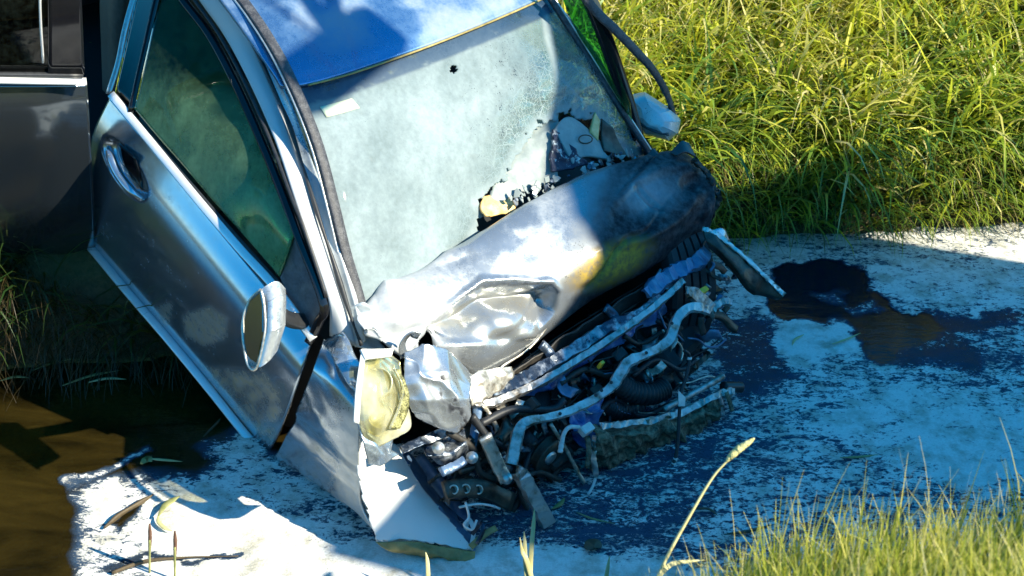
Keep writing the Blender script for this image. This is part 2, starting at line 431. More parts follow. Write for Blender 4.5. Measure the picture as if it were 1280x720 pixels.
def angle_prof(w, h, t):
    return np.array([(-w / 2, -t / 2), (w / 2, -t / 2), (w / 2 + t, -h), (w / 2 + 2 * t, -h + t), (w / 2 + t, t), (-w / 2, t), (-w / 2 - t, -h * .5), (-w / 2 - t * 1.6, -h * .5)])
def loft(name, rings, mat, parent, n=64, m=18, attrs=None):
    R_ = np.array(rings, float)
    R_ = np.stack([R_ + (np.roll(R_, 1, 1) - R_) * .08, R_ + (np.roll(R_, -1, 1) - R_) * .08], 2).reshape(R_.shape[0], -1, 3); k = R_.shape[1]
    loops = []
    for r in R_:
        ext = np.concatenate([r[-2:], r, r[:3]])
        t = np.linspace(2, 2 + k, n, endpoint=False); i = np.floor(t).astype(int); f = (t - i)[:, None]
        p0, p1, p2, p3 = ext[i - 1], ext[i], ext[i + 1], ext[i + 2]
        loops.append(0.5 * (2 * p1 + (p2 - p0) * f + (2 * p0 - 5 * p1 + 4 * p2 - p3) * f ** 2 + (3 * p1 - p0 - 3 * p2 + p3) * f ** 3))
    L_ = np.array(loops); G = np.stack([cr(L_[:, j], m) for j in range(n)], 1)
    idx = np.arange(m * n).reshape(m, n); nx = np.roll(idx, -1, 1)
    F = [tuple(q) for q in np.stack([idx[:-1], nx[:-1], nx[1:], idx[1:]], -1).reshape(-1, 4)]
    F.append(tuple(idx[-1])); F.append(tuple(idx[0][::-1]))
    at = {k_: [v] * (m * n) for k_, v in (attrs or {}).items()}
    return mesh(name, G.reshape(-1, 3), F, mat, parent, True, at)

def circ(r, k=10, sy=1.0):
    a = np.linspace(0, 2 * np.pi, k, endpoint=False)
    return np.stack([np.cos(a) * r, np.sin(a) * r * sy], 1)
def rect(w, h, b=0.25):
    w /= 2; h /= 2; c = min(w, h) * b
    return np.array([(-w + c, -h), (w - c, -h), (w, -h + c), (w, h - c), (w - c, h), (-w + c, h), (-w, h - c), (-w, -h + c)])
def tube(name, pts, r, mat, parent, n=30, k=8, scale=None, **kw):
    return sweep(name, pts, circ(r, k), mat, parent, n, scale=scale, **kw)
def hose(name, pts, r, mat, parent, rings=26):
    n = rings * 4
    s = [1.0, 1.0, 0.82, 0.82] * rings
    return sweep(name, pts, circ(r, 12), mat, parent, n, scale=s)

def slab(name, outline, thick, mat, parent, n=None, bevel=0.15, smooth=False):
    """flat-ish plate from a closed outline of 3D points, with real thickness"""
    P = np.asarray(outline, float); m = len(P)
    c = P.mean(0)
    if n is None:
        n = np.zeros(3)
        for i in range(m): n += np.cross(P[i] - c, P[(i + 1) % m] - c)
        n /= np.linalg.norm(n) + 1e-12
        if np.dot(n, O - c) < 0: n = -n
    b_ = min(thick * bevel * 4, 0.006)
    inn = P + (c - P) / (np.linalg.norm(c - P, axis=1, keepdims=True) + 1e-9) * b_
    V = np.concatenate([inn + n * thick / 2, P + n * (thick / 2 - b_ * 0.6), P - n * thick / 2])
    F = [tuple(range(m)), tuple(range(3 * m - 1, 2 * m - 1, -1))]
    for i in range(m):
        j = (i + 1) % m
        F.append((i, m + i, m + j, j)); F.append((m + i, 2 * m + i, 2 * m + j, m + j))
    return mesh(name, V, F, mat, parent, smooth)

def box(name, c, ax, ay, az, sx, sy, sz, mat, parent, taper=0.9):
    """bevelled block: centre c, axes and full sizes"""
    c = np.asarray(c, float); V = []; F = []
    prof = rect(1, 1, 0.22)
    for lv, s in ((-0.5, 0.88), (-0.42, 1), (0.42, 1), (0.5, 0.88 * taper / 0.9)):
        for (u, v) in prof: V.append(c + ax * u * sx * s + ay * v * sy * s + az * lv * sz)
    k = 8
    for l in range(3):
        for i in range(k):
            j = (i + 1) % k; F.append((l * k + i, l * k + j, (l + 1) * k + j, (l + 1) * k + i))
    F.append(tuple(range(k))[::-1]); F.append(tuple(range(3 * k, 4 * k)))
    return mesh(name, V, F, mat, parent, False)

def lathe(name, c, axis, prof, mat, parent, k=24, attrs=None, smooth=True):
    """profile of (radius, along axis) turned about an axis"""
    axis = np.asarray(axis, float); axis = axis / np.linalg.norm(axis)
    t = np.array([0, 0, 1.0]) if abs(axis[2]) < 0.9 else np.array([1.0, 0, 0])
    a = np.cross(axis, t); a /= np.linalg.norm(a); b_ = np.cross(axis, a)
    th = np.linspace(0, 2 * np.pi, k, endpoint=False)
    V = []; F = []
    for (r, h) in prof:
        for q in th: V.append(np.asarray(c) + axis * h + (a * math.cos(q) + b_ * math.sin(q)) * r)
    m = len(prof)
    for l in range(m - 1):
        for i in range(k):
            j = (i + 1) % k; F.append((l * k + i, l * k + j, (l + 1) * k + j, (l + 1) * k + i))
    F.append(tuple(range(k))[::-1]); F.append(tuple(range((m - 1) * k, m * k)))
    return mesh(name, V, F, mat, parent, smooth)

def tag(o, label=None, cat=None, group=None, kind=None):
    if label: o['label'] = label
    if cat: o['category'] = cat
    if group: o['group'] = group
    if kind: o['kind'] = kind
    return o
def empty(name, loc):
    o = bpy.data.objects.new(name, None); o.location = loc; o.empty_display_size = 0.2
    col.objects.link(o); return o

# ================================================================== THE SETTING
def ysf(X):   # far shore line
    X = np.asarray(X, float)
    y = np.interp(X, [-60, -4, -1.7, -0.9, -0.2, 0.6, 1.0, 1.6, 2.4, 4, 60], [3.8, 3.95, 4.05, 4.08, 4.55, 4.92, 5.02, 5.08, 5.18, 5.3, 7])
    return y + 0.05 * (vnoise(X * 3.1, X * 0 + 3) - 0.5) + 0.05 * (vnoise(X * 9, X * 0 + 8) - 0.5)
def ysn(X):   # near shore line
    X = np.asarray(X, float)
    y = np.interp(X, [-60, -3, -1.2, -0.3, 0.4, 0.8, 1.2, 1.7, 3, 60], [2.2, 2.40, 2.42, 2.42, 2.42, 2.44, 2.50, 2.58, 2.7, 4.0])
    return y + 0.06 * (vnoise(X * 4.3, X * 0 + 5) - 0.5)

def car_under(X, Y):
    """height of the car's underside above a ground point, and whether the point lies below the car"""
    # solve CO + x CF + y CL + z0 CU = (X, Y, h)
    z0 = 0.14
    A = np.array([[CF[0], CL[0]], [CF[1], CL[1]]]); Ai = np.linalg.inv(A)
    rx = X - CO[0] - z0 * CU[0]; ry = Y - CO[1] - z0 * CU[1]
    x = Ai[0, 0] * rx + Ai[0, 1] * ry; y = Ai[1, 0] * rx + Ai[1, 1] * ry
    h = CO[2] + x * CF[2] + y * CL[2] + z0 * CU[2]
    ins = sstep(1.25, 0.95, np.abs(y)) * sstep(1.5, 1.1, x) * sstep(-4.2, -3.4, x)
    return h, ins

def H(X, Y):
    X = np.asarray(X, float); Y = np.asarray(Y, float)
    f = Y - ysf(X); n = ysn(X) - Y
    bump = (fbm(X * 2.2, Y * 2.2, 4) - 0.5)
    far = np.where(f > 0, 0.26 * sstep(-0.02, 0.16, f) + 0.95 * (1 - np.exp(-np.maximum(f, 0) * 0.55)) + 0.10 * bump * sstep(0, .4, f) + 0.5 * sstep(6, 60, f), 0)
    near = np.where(n > 0, 0.06 * sstep(0, 0.1, n) + 0.47 * sstep(0, .3, n) * sstep(-.15, .8, X) + 1.35 * (1 - np.exp(-np.maximum(n, 0) * 0.55)) + 0.06 * bump * sstep(0, .4, n), 0)
    w = np.minimum(-f, -n)
    bed = -0.04 - 0.26 * sstep(0.0, 0.9, w) + 0.08 * bump
    bed = bed + 0.12 * sstep(-0.9, -1.7, X)
    h = np.where(f > 0, far, np.where(n > 0, near, np.minimum(bed, -0.02)))
    hc, ins = car_under(X, Y)
    return np.where(f > -0.1, h + (np.minimum(h, hc - 0.06) - h) * ins, h)

def axis(a, b, step, far, m=22):
    core = np.arange(a, b + 1e-6, step)
    k = np.geomspace(step, far, m)
    return np.concatenate([a - np.cumsum(k)[::-1], core, b + np.cumsum(k)])
gx = axis(-4.2, 4.2, 0.05, 40); gy = axis(1.6, 8.2, 0.05, 40)
GX, GY = np.meshgrid(gx, gy, indexing='ij')
GZ = H(GX, GY)
idx = np.arange(GX.size).reshape(GX.shape)
qd = np.stack([idx[:-1, :-1], idx[1:, :-1], idx[1:, 1:], idx[:-1, 1:]], -1).reshape(-1, 4)

b = NB('bank_soil')
n1 = b.noise(2.5, 6, 0.6); n2 = b.noise(40, 6, 0.7)
c = b.mix(b.map(n1, 0.35, 0.65), rgb(0.06, 0.042, 0.018), rgb(0.055, 0.07, 0.02))
c = b.mix(b.map(n2, 0.4, 0.7), c, rgb(0.11, 0.085, 0.04))
zz = b.n('SeparateXYZ', Vector=b.obj()).outputs[2]
c = b.mix(b.map(zz, 0.25, 0.6), c, b.mix(b.map(n2, 0.35, 0.65), rgb(0.07, 0.10, 0.02), rgb(0.17, 0.16, 0.04)))
c = b.mix(b.map(zz, 0.02, -0.03), c, b.mix(b.map(n2, 0.35, 0.65), b.mix(b.map(b.n('SeparateXYZ', Vector=b.obj()).outputs[0], -0.5, 0.3), rgb(0.34, 0.22, 0.04), rgb(0.03, 0.025, 0.015)), b.mix(b.map(b.n('SeparateXYZ', Vector=b.obj()).outputs[0], -0.5, 0.3), rgb(0.52, 0.36, 0.08), rgb(0.06, 0.05, 0.03))))  # golden bed on the left stands in for sunlit water
s = b.bsdf(Base__Color=c, Roughness=0.9, Normal=b.bump(n2, 0.8, 0.03))
M['soil'] = b.done(s.outputs[0])
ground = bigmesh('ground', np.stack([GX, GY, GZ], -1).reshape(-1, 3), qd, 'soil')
tag(ground, 'brown earth of the stream bed and its two grassy banks', 'ground', kind='structure')

# water sheet
b = NB('ditch_water')
n1 = b.noise(1.0, 4, 0.6, b.scaled((5, 14, 5))); n2 = b.noise(1.0, 3, 0.6, b.scaled((30, 60, 30)))
nb = b.bump(b.math('ADD', n1, b.math('MULTIPLY', n2, 0.2)), 0.22, 0.02)
gl = b.n('BsdfGlossy', Color=rgb(1, 1, 1), Roughness=0.02, Normal=nb)
tr = b.n('BsdfTransparent', Color=rgb(0.36, 0.29, 0.11))
fr = b.n('Fresnel', IOR=1.33, Normal=nb).outputs[0]
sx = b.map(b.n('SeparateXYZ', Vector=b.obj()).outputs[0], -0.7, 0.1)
silt_and_sun = b.n('BsdfDiffuse', Color=b.mix(sx, b.mix(b.map(b.noise(1.0, 5, 0.6, b.scaled((2, 6, 3)), 1.0), 0.35, 0.65), rgb(0.012, 0.009, 0.003), rgb(0.06, 0.041, 0.009)), rgb(0.006, 0.014, 0.028)))  # silt, browner on the left in place of sunlight reaching the water
body = b.mixs(b.mix(sx, rgb(.5, .5, .5), rgb(.85, .85, .85)), tr.outputs[0], silt_and_sun.outputs[0])
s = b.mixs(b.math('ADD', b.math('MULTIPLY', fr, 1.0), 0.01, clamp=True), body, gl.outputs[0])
M['water'] = b.done(s)
wx = np.linspace(-14, 14, 57); wy = np.linspace(1.2, 9, 27)
WXg, WYg = np.meshgrid(wx, wy, indexing='ij')
ii = np.arange(WXg.size).reshape(WXg.shape)
wq = np.stack([ii[:-1, :-1], ii[1:, :-1], ii[1:, 1:], ii[:-1, 1:]], -1).reshape(-1, 4)
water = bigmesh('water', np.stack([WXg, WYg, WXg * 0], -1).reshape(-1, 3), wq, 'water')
tag(water, 'brown murky water of the ditch', 'water', kind='structure')

# scum and powder floating on the water
sx_ = np.arange(-2.2, 2.9, 0.011); sy_ = np.arange(2.62, 5.4, 0.011)
SX, SY = np.meshgrid(sx_, sy_, indexing='ij')
spx, spy = pix(np.stack([SX, SY, SX * 0], -1))
wob1 = (fbm(SX * 7, SY * 7, 4) - 0.5); wob2 = (fbm(SX * 7 + 40, SY * 7 + 9, 4) - 0.5)
qx = spx + wob1 * 46; qy = spy + wob2 * 34
mask = np.zeros(SX.shape)
def lay(poly, val, soft):
    global mask
    w = sstep(-soft, soft, polydist(qx, qy, poly))
    mask = mask * (1 - w) + val * w
lay([(330, 570), (560, 545), (700, 430), (870, 280), (905, 270), (1340, 255), (1340, 800), (480, 800), (470, 665)], 0.54, 8)
lay([(480, 600), (620, 540), (880, 500), (935, 540), (900, 640), (840, 690), (560, 700)], 0.43, 25)
lay([(905, 296), (1300, 285), (1300, 322), (1100, 335), (960, 330)], 0.62, 10)
lay([(1000, 345), (1090, 330), (1300, 325), (1300, 390), (1180, 398), (1110, 375), (1080, 350)], 0.66, 10)
lay([(885, 330), (950, 345), (985, 400), (930, 400), (890, 390)], 0.62, 10)
lay([(880, 395), (975, 405), (985, 470), (930, 500), (905, 470)], 0.34, 14)
lay([(1105, 402), (1180, 392), (1290, 392), (1290, 404), (1215, 418), (1250, 446), (1225, 460), (1110, 452), (1085, 440)], 0.30, 9)
lay([(1200, 415), (1300, 402), (1300, 470), (1240, 455)], 0.5, 10)
lay([(958, 345), (985, 330), (1035, 317), (1084, 340), (1078, 358), (1112, 384), (1180, 406), (1165, 425), (1125, 440), (1100, 452), (1080, 440), (1050, 405), (985, 400), (972, 385)], 0.0, 4)
lay([(1010, 372), (1040, 362), (1066, 376), (1040, 388)], 0.42, 8)
lay([(1050, 384), (1090, 376), (1105, 388), (1070, 394)], 0.42, 6)
lay([(972, 425), (1005, 402), (1060, 402), (1088, 428), (1075, 450), (1010, 456), (980, 442)], 0.86, 9)
lay([(985, 505), (1110, 475), (1300, 520), (1300, 605), (1160, 590), (1050, 560)], 0.68, 25)
lay([(1140, 540), (1300, 545), (1300, 600), (1180, 590)], 0.8, 20)
lay([(94, 612), (125, 600), (165, 594), (190, 590), (252, 592), (262, 578), (250, 566), (300, 538), (340, 572), (400, 602), (474, 668), (600, 702), (700, 700), (860, 706), (960, 760), (960, 820), (60, 820), (100, 700), (108, 650)], 0.60, 22)
lay([(120, 606), (150, 600), (160, 640), (130, 650)], 1.0, 10)
lay([(190, 640), (260, 620), (330, 660), (420, 690), (420, 760), (240, 760), (200, 690)], 0.95, 40)
lay([(420, 690), (480, 680), (900, 720), (900, 800), (400, 800)], 0.95, 12)
lay([(250, 566), (300, 535), (345, 575), (400, 602), (474, 668), (430, 640), (330, 590)], 0.62, 12)
lay([(78, 600), (140, 576), (184, 560), (190, 567), (130, 592), (85, 610)], 0.55, 5)
lay([(128, 655), (150, 640), (178, 626), (188, 630), (160, 650), (135, 668)], 0.15, 4)
lay([(130, 712), (190, 698), (300, 694), (302, 699), (200, 706), (150, 720)], 0.3, 3)
thick = 0.6 * sstep(0.72, 1.0, mask)
relief = 0.004 + thick * (0.003 + 0.012 * fbm(SX * 26, SY * 26, 4) * fbm(SX * 5, SY * 5, 2))
ii = np.arange(SX.size).reshape(SX.shape)
fq = np.stack([ii[:-1, :-1], ii[1:, :-1], ii[1:, 1:], ii[:-1, 1:]], -1)
mm = np.maximum(np.maximum(mask[:-1, :-1], mask[1:, 1:]), np.maximum(mask[1:, :-1], mask[:-1, 1:]))
fq = fq[mm > 0.03]
used = np.unique(fq); rm = np.full(SX.size, -1); rm[used] = np.arange(len(used))
b = NB('pale_scum')
na = b.noise(1.0, 5, 0.6, b.scaled((34, 60, 30)), 1.0); nc = b.noise(1.0, 3, 0.7, b.scaled((130, 180, 150))); nl = b.noise(1.0, 5, 0.6, b.scaled((3.5, 9, 4)), 1.5)
nn = b.math('ADD', b.math('MULTIPLY', b.map(na, 0.30, 0.70), 0.46), b.math('ADD', b.math('MULTIPLY', b.map(nc, 0.28, 0.72), 0.24), b.math('MULTIPLY', b.map(nl, 0.32, 0.68), 0.30)))
al = b.math('MULTIPLY_ADD', b.math('SUBTRACT', b.attr('foam'), nn), 7.0, 0.4, clamp=True)
al = b.math('MULTIPLY', al, b.math('MULTIPLY', b.attr('foam'), 5.0, clamp=True))
fc = b.mix(b.map(nc, 0.3, 0.7), rgb(0.68, 0.67, 0.63), rgb(0.86, 0.85, 0.82))
fc = b.mix(b.math('MULTIPLY', b.map(b.noise(9, 6, 0.7), 0.46, 0.66), 0.7), fc, rgb(0.27, 0.25, 0.17))
df = b.bsdf(Base__Color=fc, Roughness=0.8, Normal=b.bump(nn, 0.5, 0.008))
df.inputs['Specular IOR Level'].default_value = 0.2
sky_film = b.math('MULTIPLY', b.map(b.attr('foam'), 0.16, 0.42), b.map(nl, 0.3, 0.7, 0.62, 0.88))
b.set(df, 'Base Color', b.mix(al, b.mix(b.map(nc, 0.35, 0.65), rgb(0.02, 0.05, 0.10), rgb(0.06, 0.10, 0.16)), fc))  # blue of the thin film stands in for reflected sky
s = b.mixs(b.math('MAXIMUM', al, sky_film), b.n('BsdfTransparent').outputs[0], df.outputs[0])
M['scum'] = b.done(s)
scum = bigmesh('floating_scum', np.stack([SX, SY, relief], -1).reshape(-1, 3)[used], rm[fq], 'scum', attrs={'foam': mask.ravel()[used]})
tag(scum, 'pale speckled scum floating on the ditch water', 'scum', kind='stuff')

# ---- grass
def grass_mat(name, cols, trans=0.45, tip=(0.66, 0.62, 0.14)):
    b = NB(name)
    t = b.attr('tone'); h = b.attr('along')
    rp = b.n('ValToRGB'); el = rp.color_ramp.elements
    el[0].position = 0; el[0].color = rgb(*cols[0]); el[1].position = 1; el[1].color = rgb(*cols[-1])
    for i in range(1, len(cols) - 1):
        e = el.new(i / (len(cols) - 1)); e.color = rgb(*cols[i])
    b.t.links.new(t, rp.inputs[0])
    c = b.mix(b.map(h, 0.5, 1.0, 0.0, 0.22), rp.outputs[0], rgb(*tip))  # tips yellowed in colour, as if sunlit
    c = b.mix(b.map(h, 0.5, 0.0, 0.0, 0.85), c, rgb(0.03, 0.035, 0.01))  # lower blades darkened in colour for the shaded gaps between them
    d = b.bsdf(Base__Color=c, Roughness=0.42); d.inputs['Specular IOR Level'].default_value = 0.45
    tl = b.n('BsdfTranslucent', Color=b.mix(0.5, c, rgb(0.38, 0.40, 0.025)))
    return b.done(b.mixs(trans, d.outputs[0], tl.outputs[0]))
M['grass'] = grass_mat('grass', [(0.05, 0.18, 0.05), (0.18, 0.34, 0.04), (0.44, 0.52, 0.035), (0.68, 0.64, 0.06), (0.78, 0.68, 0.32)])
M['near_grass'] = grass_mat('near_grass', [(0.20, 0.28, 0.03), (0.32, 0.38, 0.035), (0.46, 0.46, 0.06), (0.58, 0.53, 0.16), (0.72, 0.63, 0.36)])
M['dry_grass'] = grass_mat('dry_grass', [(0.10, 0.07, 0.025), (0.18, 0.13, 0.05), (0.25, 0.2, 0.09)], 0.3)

M['shade_dark_grass'] = grass_mat('shade_darkened_grass', [(0.012, 0.04, 0.012), (0.02, 0.06, 0.015), (0.04, 0.085, 0.012), (0.08, 0.11, 0.02)], 0.3, (0.09, 0.11, 0.02))  # bank grass coloured dark in place of shade
M['shade_dark_roots'] = grass_mat('shade_darkened_roots', [(0.02, 0.014, 0.006), (0.04, 0.028, 0.012), (0.07, 0.05, 0.02)], 0.2, (0.06, 0.045, 0.02))  # hanging growth coloured dark in place of shade

def blades(name, root, length, width, az, lean, curl, tone, mat, seg=5, twist=None):
    n = len(root)
    s = np.linspace(0, 1, seg + 1)
    ph = lean[:, None] + curl[:, None] * s[None] ** 1.2
    ds = length[:, None] / seg
    hx = np.sin(ph); hz = np.cos(ph)
    r = np.concatenate([np.zeros((n, 1)), np.cumsum((hx[:, :-1] + hx[:, 1:]) / 2 * ds, 1)], 1)
    z = np.concatenate([np.zeros((n, 1)), np.cumsum((hz[:, :-1] + hz[:, 1:]) / 2 * ds, 1)], 1)
    ca, sa = np.cos(az)[:, None], np.sin(az)[:, None]
    P = np.stack([root[:, 0:1] + r * ca, root[:, 1:2] + r * sa, root[:, 2:3] + z], -1)
    tw = rng.normal(0, 0.5, n) if twist is None else twist
    wd = np.stack([-np.sin(az + tw), np.cos(az + tw), np.sin(tw) * 0.4], -1)
    w = width[:, None] * (1 - s[None] ** 2.2) * (0.65 + 0.35 * np.sin(np.pi * np.minimum(s * 1.4, 1)))[None] * 0.5 + 0.0003
    Lf = P - wd[:, None] * w[..., None]; Rt = P + wd[:, None] * w[..., None]
    V = np.stack([Lf, Rt], 2).reshape(-1, 3)
    base = (np.arange(n) * 2 * (seg + 1))[:, None]; k = (np.arange(seg) * 2)[None]
    q = np.stack([base + k, base + k + 1, base + k + 3, base + k + 2], -1).reshape(-1, 4)
    at = {'tone': np.repeat(np.clip(tone, 0, 1), 2 * (seg + 1)), 'along': np.tile(np.repeat(s, 2), n)}
    return bigmesh(name, V, q, mat, None, at)

def clumped(xr, yr, nclump, per, spread, ok=None):
    cx = rng.uniform(*xr, nclump); cy = rng.uniform(*yr, nclump)
    if ok is not None:
        k = ok(cx, cy); cx = cx[k]; cy = cy[k]
    m = len(cx)
    cl = np.repeat(np.arange(m), per)
    N = len(cl)
    ox = rng.normal(0, spread, N); oy = rng.normal(0, spread, N)
    return cl, m, cx[cl] + ox, cy[cl] + oy, np.arctan2(oy, ox)

def keep_far(X, Y, dmin=0.0):
    hc, ins = car_under(X, Y)
    return (Y > ysf(X) + dmin) & ~((ins > 0.5) & (hc < H(X, Y) + 0.16))

def far_grass(name, xr, depth, ncl, per, lmul, tonebias, wmul=1.0, dmin=0.02, mat='grass'):
    y0 = 3.6; y1 = 8.5
    cl, m, X, Y, a0 = clumped(xr, (y0, y1), ncl, per, 0.07, lambda x, y: (y > ysf(x) + dmin) & (y < ysf(x) + depth))
    k = keep_far(X, Y, dmin); cl, X, Y, a0 = cl[k], X[k], Y[k], a0[k]; N = len(cl)
    cdir = rng.uniform(0, 6.28, m); clen = rng.uniform(0.6, 1.25, m); ctone = rng.normal(0, 0.27, m); ccurl = rng.uniform(0.9, 1.8, m)
    az = np.where(rng.random(N) < 0.8, a0 + rng.normal(0, .5, N), cdir[cl] + rng.normal(0, .6, N))
    d = Y - ysf(X)
    edge = sstep(0.45, 0.0, d)
    az = np.where(rng.random(N) < 0.25 + 0.55 * edge, -np.pi / 2 + rng.normal(0, 0.7, N), az)
    L = lmul * clen[cl] * rng.uniform(0.14, 0.40, N) * (1 + 0.25 * edge)
    lean = np.abs(rng.normal(0.28, 0.22, N)) + 0.15 * edge
    curl = ccurl[cl] * rng.uniform(0.5, 1.5, N) + 0.5 * edge * rng.random(N)
    tone = np.clip(0.46 + tonebias + ctone[cl] + rng.normal(0, 0.12, N) + 0.24 * sstep(0.2, 1.2, d) - 0.12 * edge, 0, 1)
    dry = rng.random(N) < 0.08; tone = np.where(dry, rng.uniform(0.85, 1, N), tone)
    root = np.stack([X, Y, H(X, Y) - 0.01], -1)
    W = wmul * rng.uniform(0.006, 0.014, N)
    return blades(name, root, L, W, az, lean, curl, tone, mat)

def hanging(name, xr, n, ln=(.5, 1.1), mat='dry_grass'):
    X = rng.uniform(*xr, n); Y = ysf(X) + rng.uniform(0.0, 0.22, n)
    k = keep_far(X, Y, 0.0); X, Y = X[k], Y[k]; n = len(X)
    root = np.stack([X, Y, H(X, Y) - 0.005], -1)
    az = -np.pi / 2 + rng.normal(0, 0.55, n)
    return blades(name, root, rng.uniform(0.15, 0.42, n), rng.uniform(0.002, 0.005, n), az, rng.uniform(*ln, n), rng.uniform(1.2, 2.4, n), rng.random(n), mat, 6)

g1 = far_grass('bank_grass', (0.15, 3.6), 1.9, 1700, 27, 1.4, 0.03, 1.75)
tag(g1, 'sunlit long green grass on the far bank', 'grass', kind='stuff')
g2 = hanging('dry_grass', (0.2, 3.4), 800)
tag(g2, 'dry straw hanging over the far bank edge', 'grass', kind='stuff')
nX = rng.uniform(.2, 3.5, 3600); nY = ysf(nX) + rng.uniform(0, .2, 3600); kq = keep_far(nX, nY); nX, nY = nX[kq], nY[kq]; nq = len(nX)
g8 = blades('overhanging_grass', np.stack([nX, nY, H(nX, nY)], -1), rng.uniform(.15, .36, nq), rng.uniform(.005, .011, nq), -np.pi / 2 + rng.normal(0, .6, nq), rng.uniform(.3, .9, nq), rng.uniform(.9, 2.0, nq), rng.uniform(.0, .55, nq), 'grass', 6)
tag(g8, 'green blades drooping over the edge of the far bank to the water', 'grass', kind='stuff')
g3 = far_grass('shaded_grass', (-3.6, -0.5), 1.6, 2400, 32, 1.0, -0.1, mat='shade_dark_grass')
tag(g3, 'grass darkened in colour for shade, on the bank below the open rear door', 'grass', kind='stuff')
g4 = hanging('hanging_roots', (-3.2, -0.5), 3000, (.9, 1.3), 'shade_dark_roots')
tag(g4, 'dead straw darkened in colour for shade, hanging to the water below the rear door', 'grass', kind='stuff')
# broad-leaved weeds between the blades
wq_ = 420
cl, m, X, Y, a0 = clumped((.3, 3.4), (4.9, 7.2), wq_, 9, .03, lambda x, y: (y > ysf(x) + .15) & (y < ysf(x) + 1.9) & (vnoise(x * 1.7, y * 1.7) > .45))
k = keep_far(X, Y, .1); X, Y, a0, cl = X[k], Y[k], a0[k], cl[k]; N = len(X); hz_ = rng.uniform(.05, .24, m)
g9 = blades('broadleaf_weeds', np.stack([X, Y, H(X, Y) + hz_[cl]], -1), rng.uniform(.05, .11, N), rng.uniform(.018, .035, N), a0, rng.uniform(.7, 1.3, N), rng.uniform(.2, .9, N), rng.uniform(.25, .7, N), 'grass', 5)
tag(g9, 'small broad leaved weeds among the far bank grass', 'weeds', kind='stuff')
# pale seed stalks
kk = 260
X = rng.uniform(.4, 3.4, kk); Y = ysf(X) + rng.uniform(.1, 1.7, kk); k = keep_far(X, Y, .05); X, Y = X[k], Y[k]; kk = len(X)
g10 = blades('dry_stalks', np.stack([X, Y, H(X, Y)], -1), rng.uniform(.25, .5, kk), rng.uniform(.004, .008, kk), rng.uniform(0, 6.28, kk), np.abs(rng.normal(.2, .2, kk)), rng.uniform(.1, 1.2, kk), np.full(kk, 1.0), 'near_grass', 5)
tag(g10, 'pale dry stalks standing in the far bank grass', 'grass', kind='stuff')
# wider field behind, coarser
cl, m, X, Y, a0 = clumped((-7, 7), (5, 12), 3200, 12, 0.16, lambda x, y: (y > ysf(x) + 1.2))
k = keep_far(X, Y, 1.0); X, Y, a0 = X[k], Y[k], a0[k]; N = len(X)
g5 = blades('meadow_grass', np.stack([X, Y, H(X, Y) - 0.01], -1), rng.uniform(.2, .4, N), rng.uniform(.008, .016, N), a0, np.abs(rng.normal(.3, .2, N)), rng.uniform(.3, 1.4, N), rng.uniform(.3, .75, N), 'grass', 4)
tag(g5, 'rough meadow grass behind the far bank', 'grass', kind='stuff')
# near bank
cl, m, X, Y, a0 = clumped((-0.1, 3.2), (1.1, 3.3), 4200, 13, 0.035, lambda x, y: (y < ysn(x) - 0.02) & (y > ysn(x) - 1.0) & (x > -.05 + 0.4 * rng.random(len(x)) ** 2))
N = len(X)
ctone = rng.normal(0, 0.18, m)
L = rng.uniform(0.08, 0.26, N) * (0.7 + 0.5 * vnoise(X * 3, Y * 3)) * sstep(-0.4, 0.4, X + 0.25 * rng.random(N))
g6 = blades('near_bank_grass', np.stack([X, Y, H(X, Y) - 0.01], -1), L + 0.03, rng.uniform(.003, .0065, N), a0 + rng.normal(0, .8, N), np.abs(rng.normal(.12, .14, N)), np.abs(rng.normal(0, .45, N)), 0.55 + ctone[cl] + rng.normal(0, .16, N), 'near_grass', 5)
kk = 220
X = rng.uniform(.5, 1.9, kk); Y = ysn(X) - rng.uniform(.0, .35, kk)
g7 = blades('tall_near_grass', np.stack([X, Y, H(X, Y)], -1), rng.uniform(.22, .42, kk), rng.uniform(.002, .005, kk), rng.uniform(0, 6.28, kk), np.abs(rng.normal(.1, .1, kk)), np.abs(rng.normal(0, .4, kk)), rng.uniform(.5, 1, kk), 'near_grass', 5)
tag(g7, 'taller thin pale blades rising out of the near grass', 'grass', kind='stuff')
tag(g6, 'bright yellow green grass on the near bank', 'grass', kind='stuff')

# the near bank left of the camera
cl, m, X, Y, a0 = clumped((-5, -.2), (-.5, 1.8), 700, 12, .08)
N = len(X)
g11 = blades('left_near_grass', np.stack([X, Y, H(X, Y)], -1), rng.uniform(.12, .3, N), rng.uniform(.008, .016, N), a0, np.abs(rng.normal(.25, .2, N)), rng.uniform(.2, 1.2, N), rng.uniform(.3, .9, N), 'near_grass', 4)
tag(g11, 'yellow green grass on the near bank, left of the view', 'grass', kind='stuff')

# ================================================================== THE WRECKED CAR
root_loc = car(-1.2, 0, 0.15)
W = empty('wrecked_car', tuple(root_loc))
tag(W, 'wrecked blue grey car standing nose down in the ditch, front end crushed', 'car')
ATW = lambda v: (lambda px, py, u, w: v + 0 * px)

def lerp2(a, b, t): return (a[0] + (b[0] - a[0]) * t, a[1] + (b[1] - a[1]) * t)
def interp_cols(cols, n):
    return cols

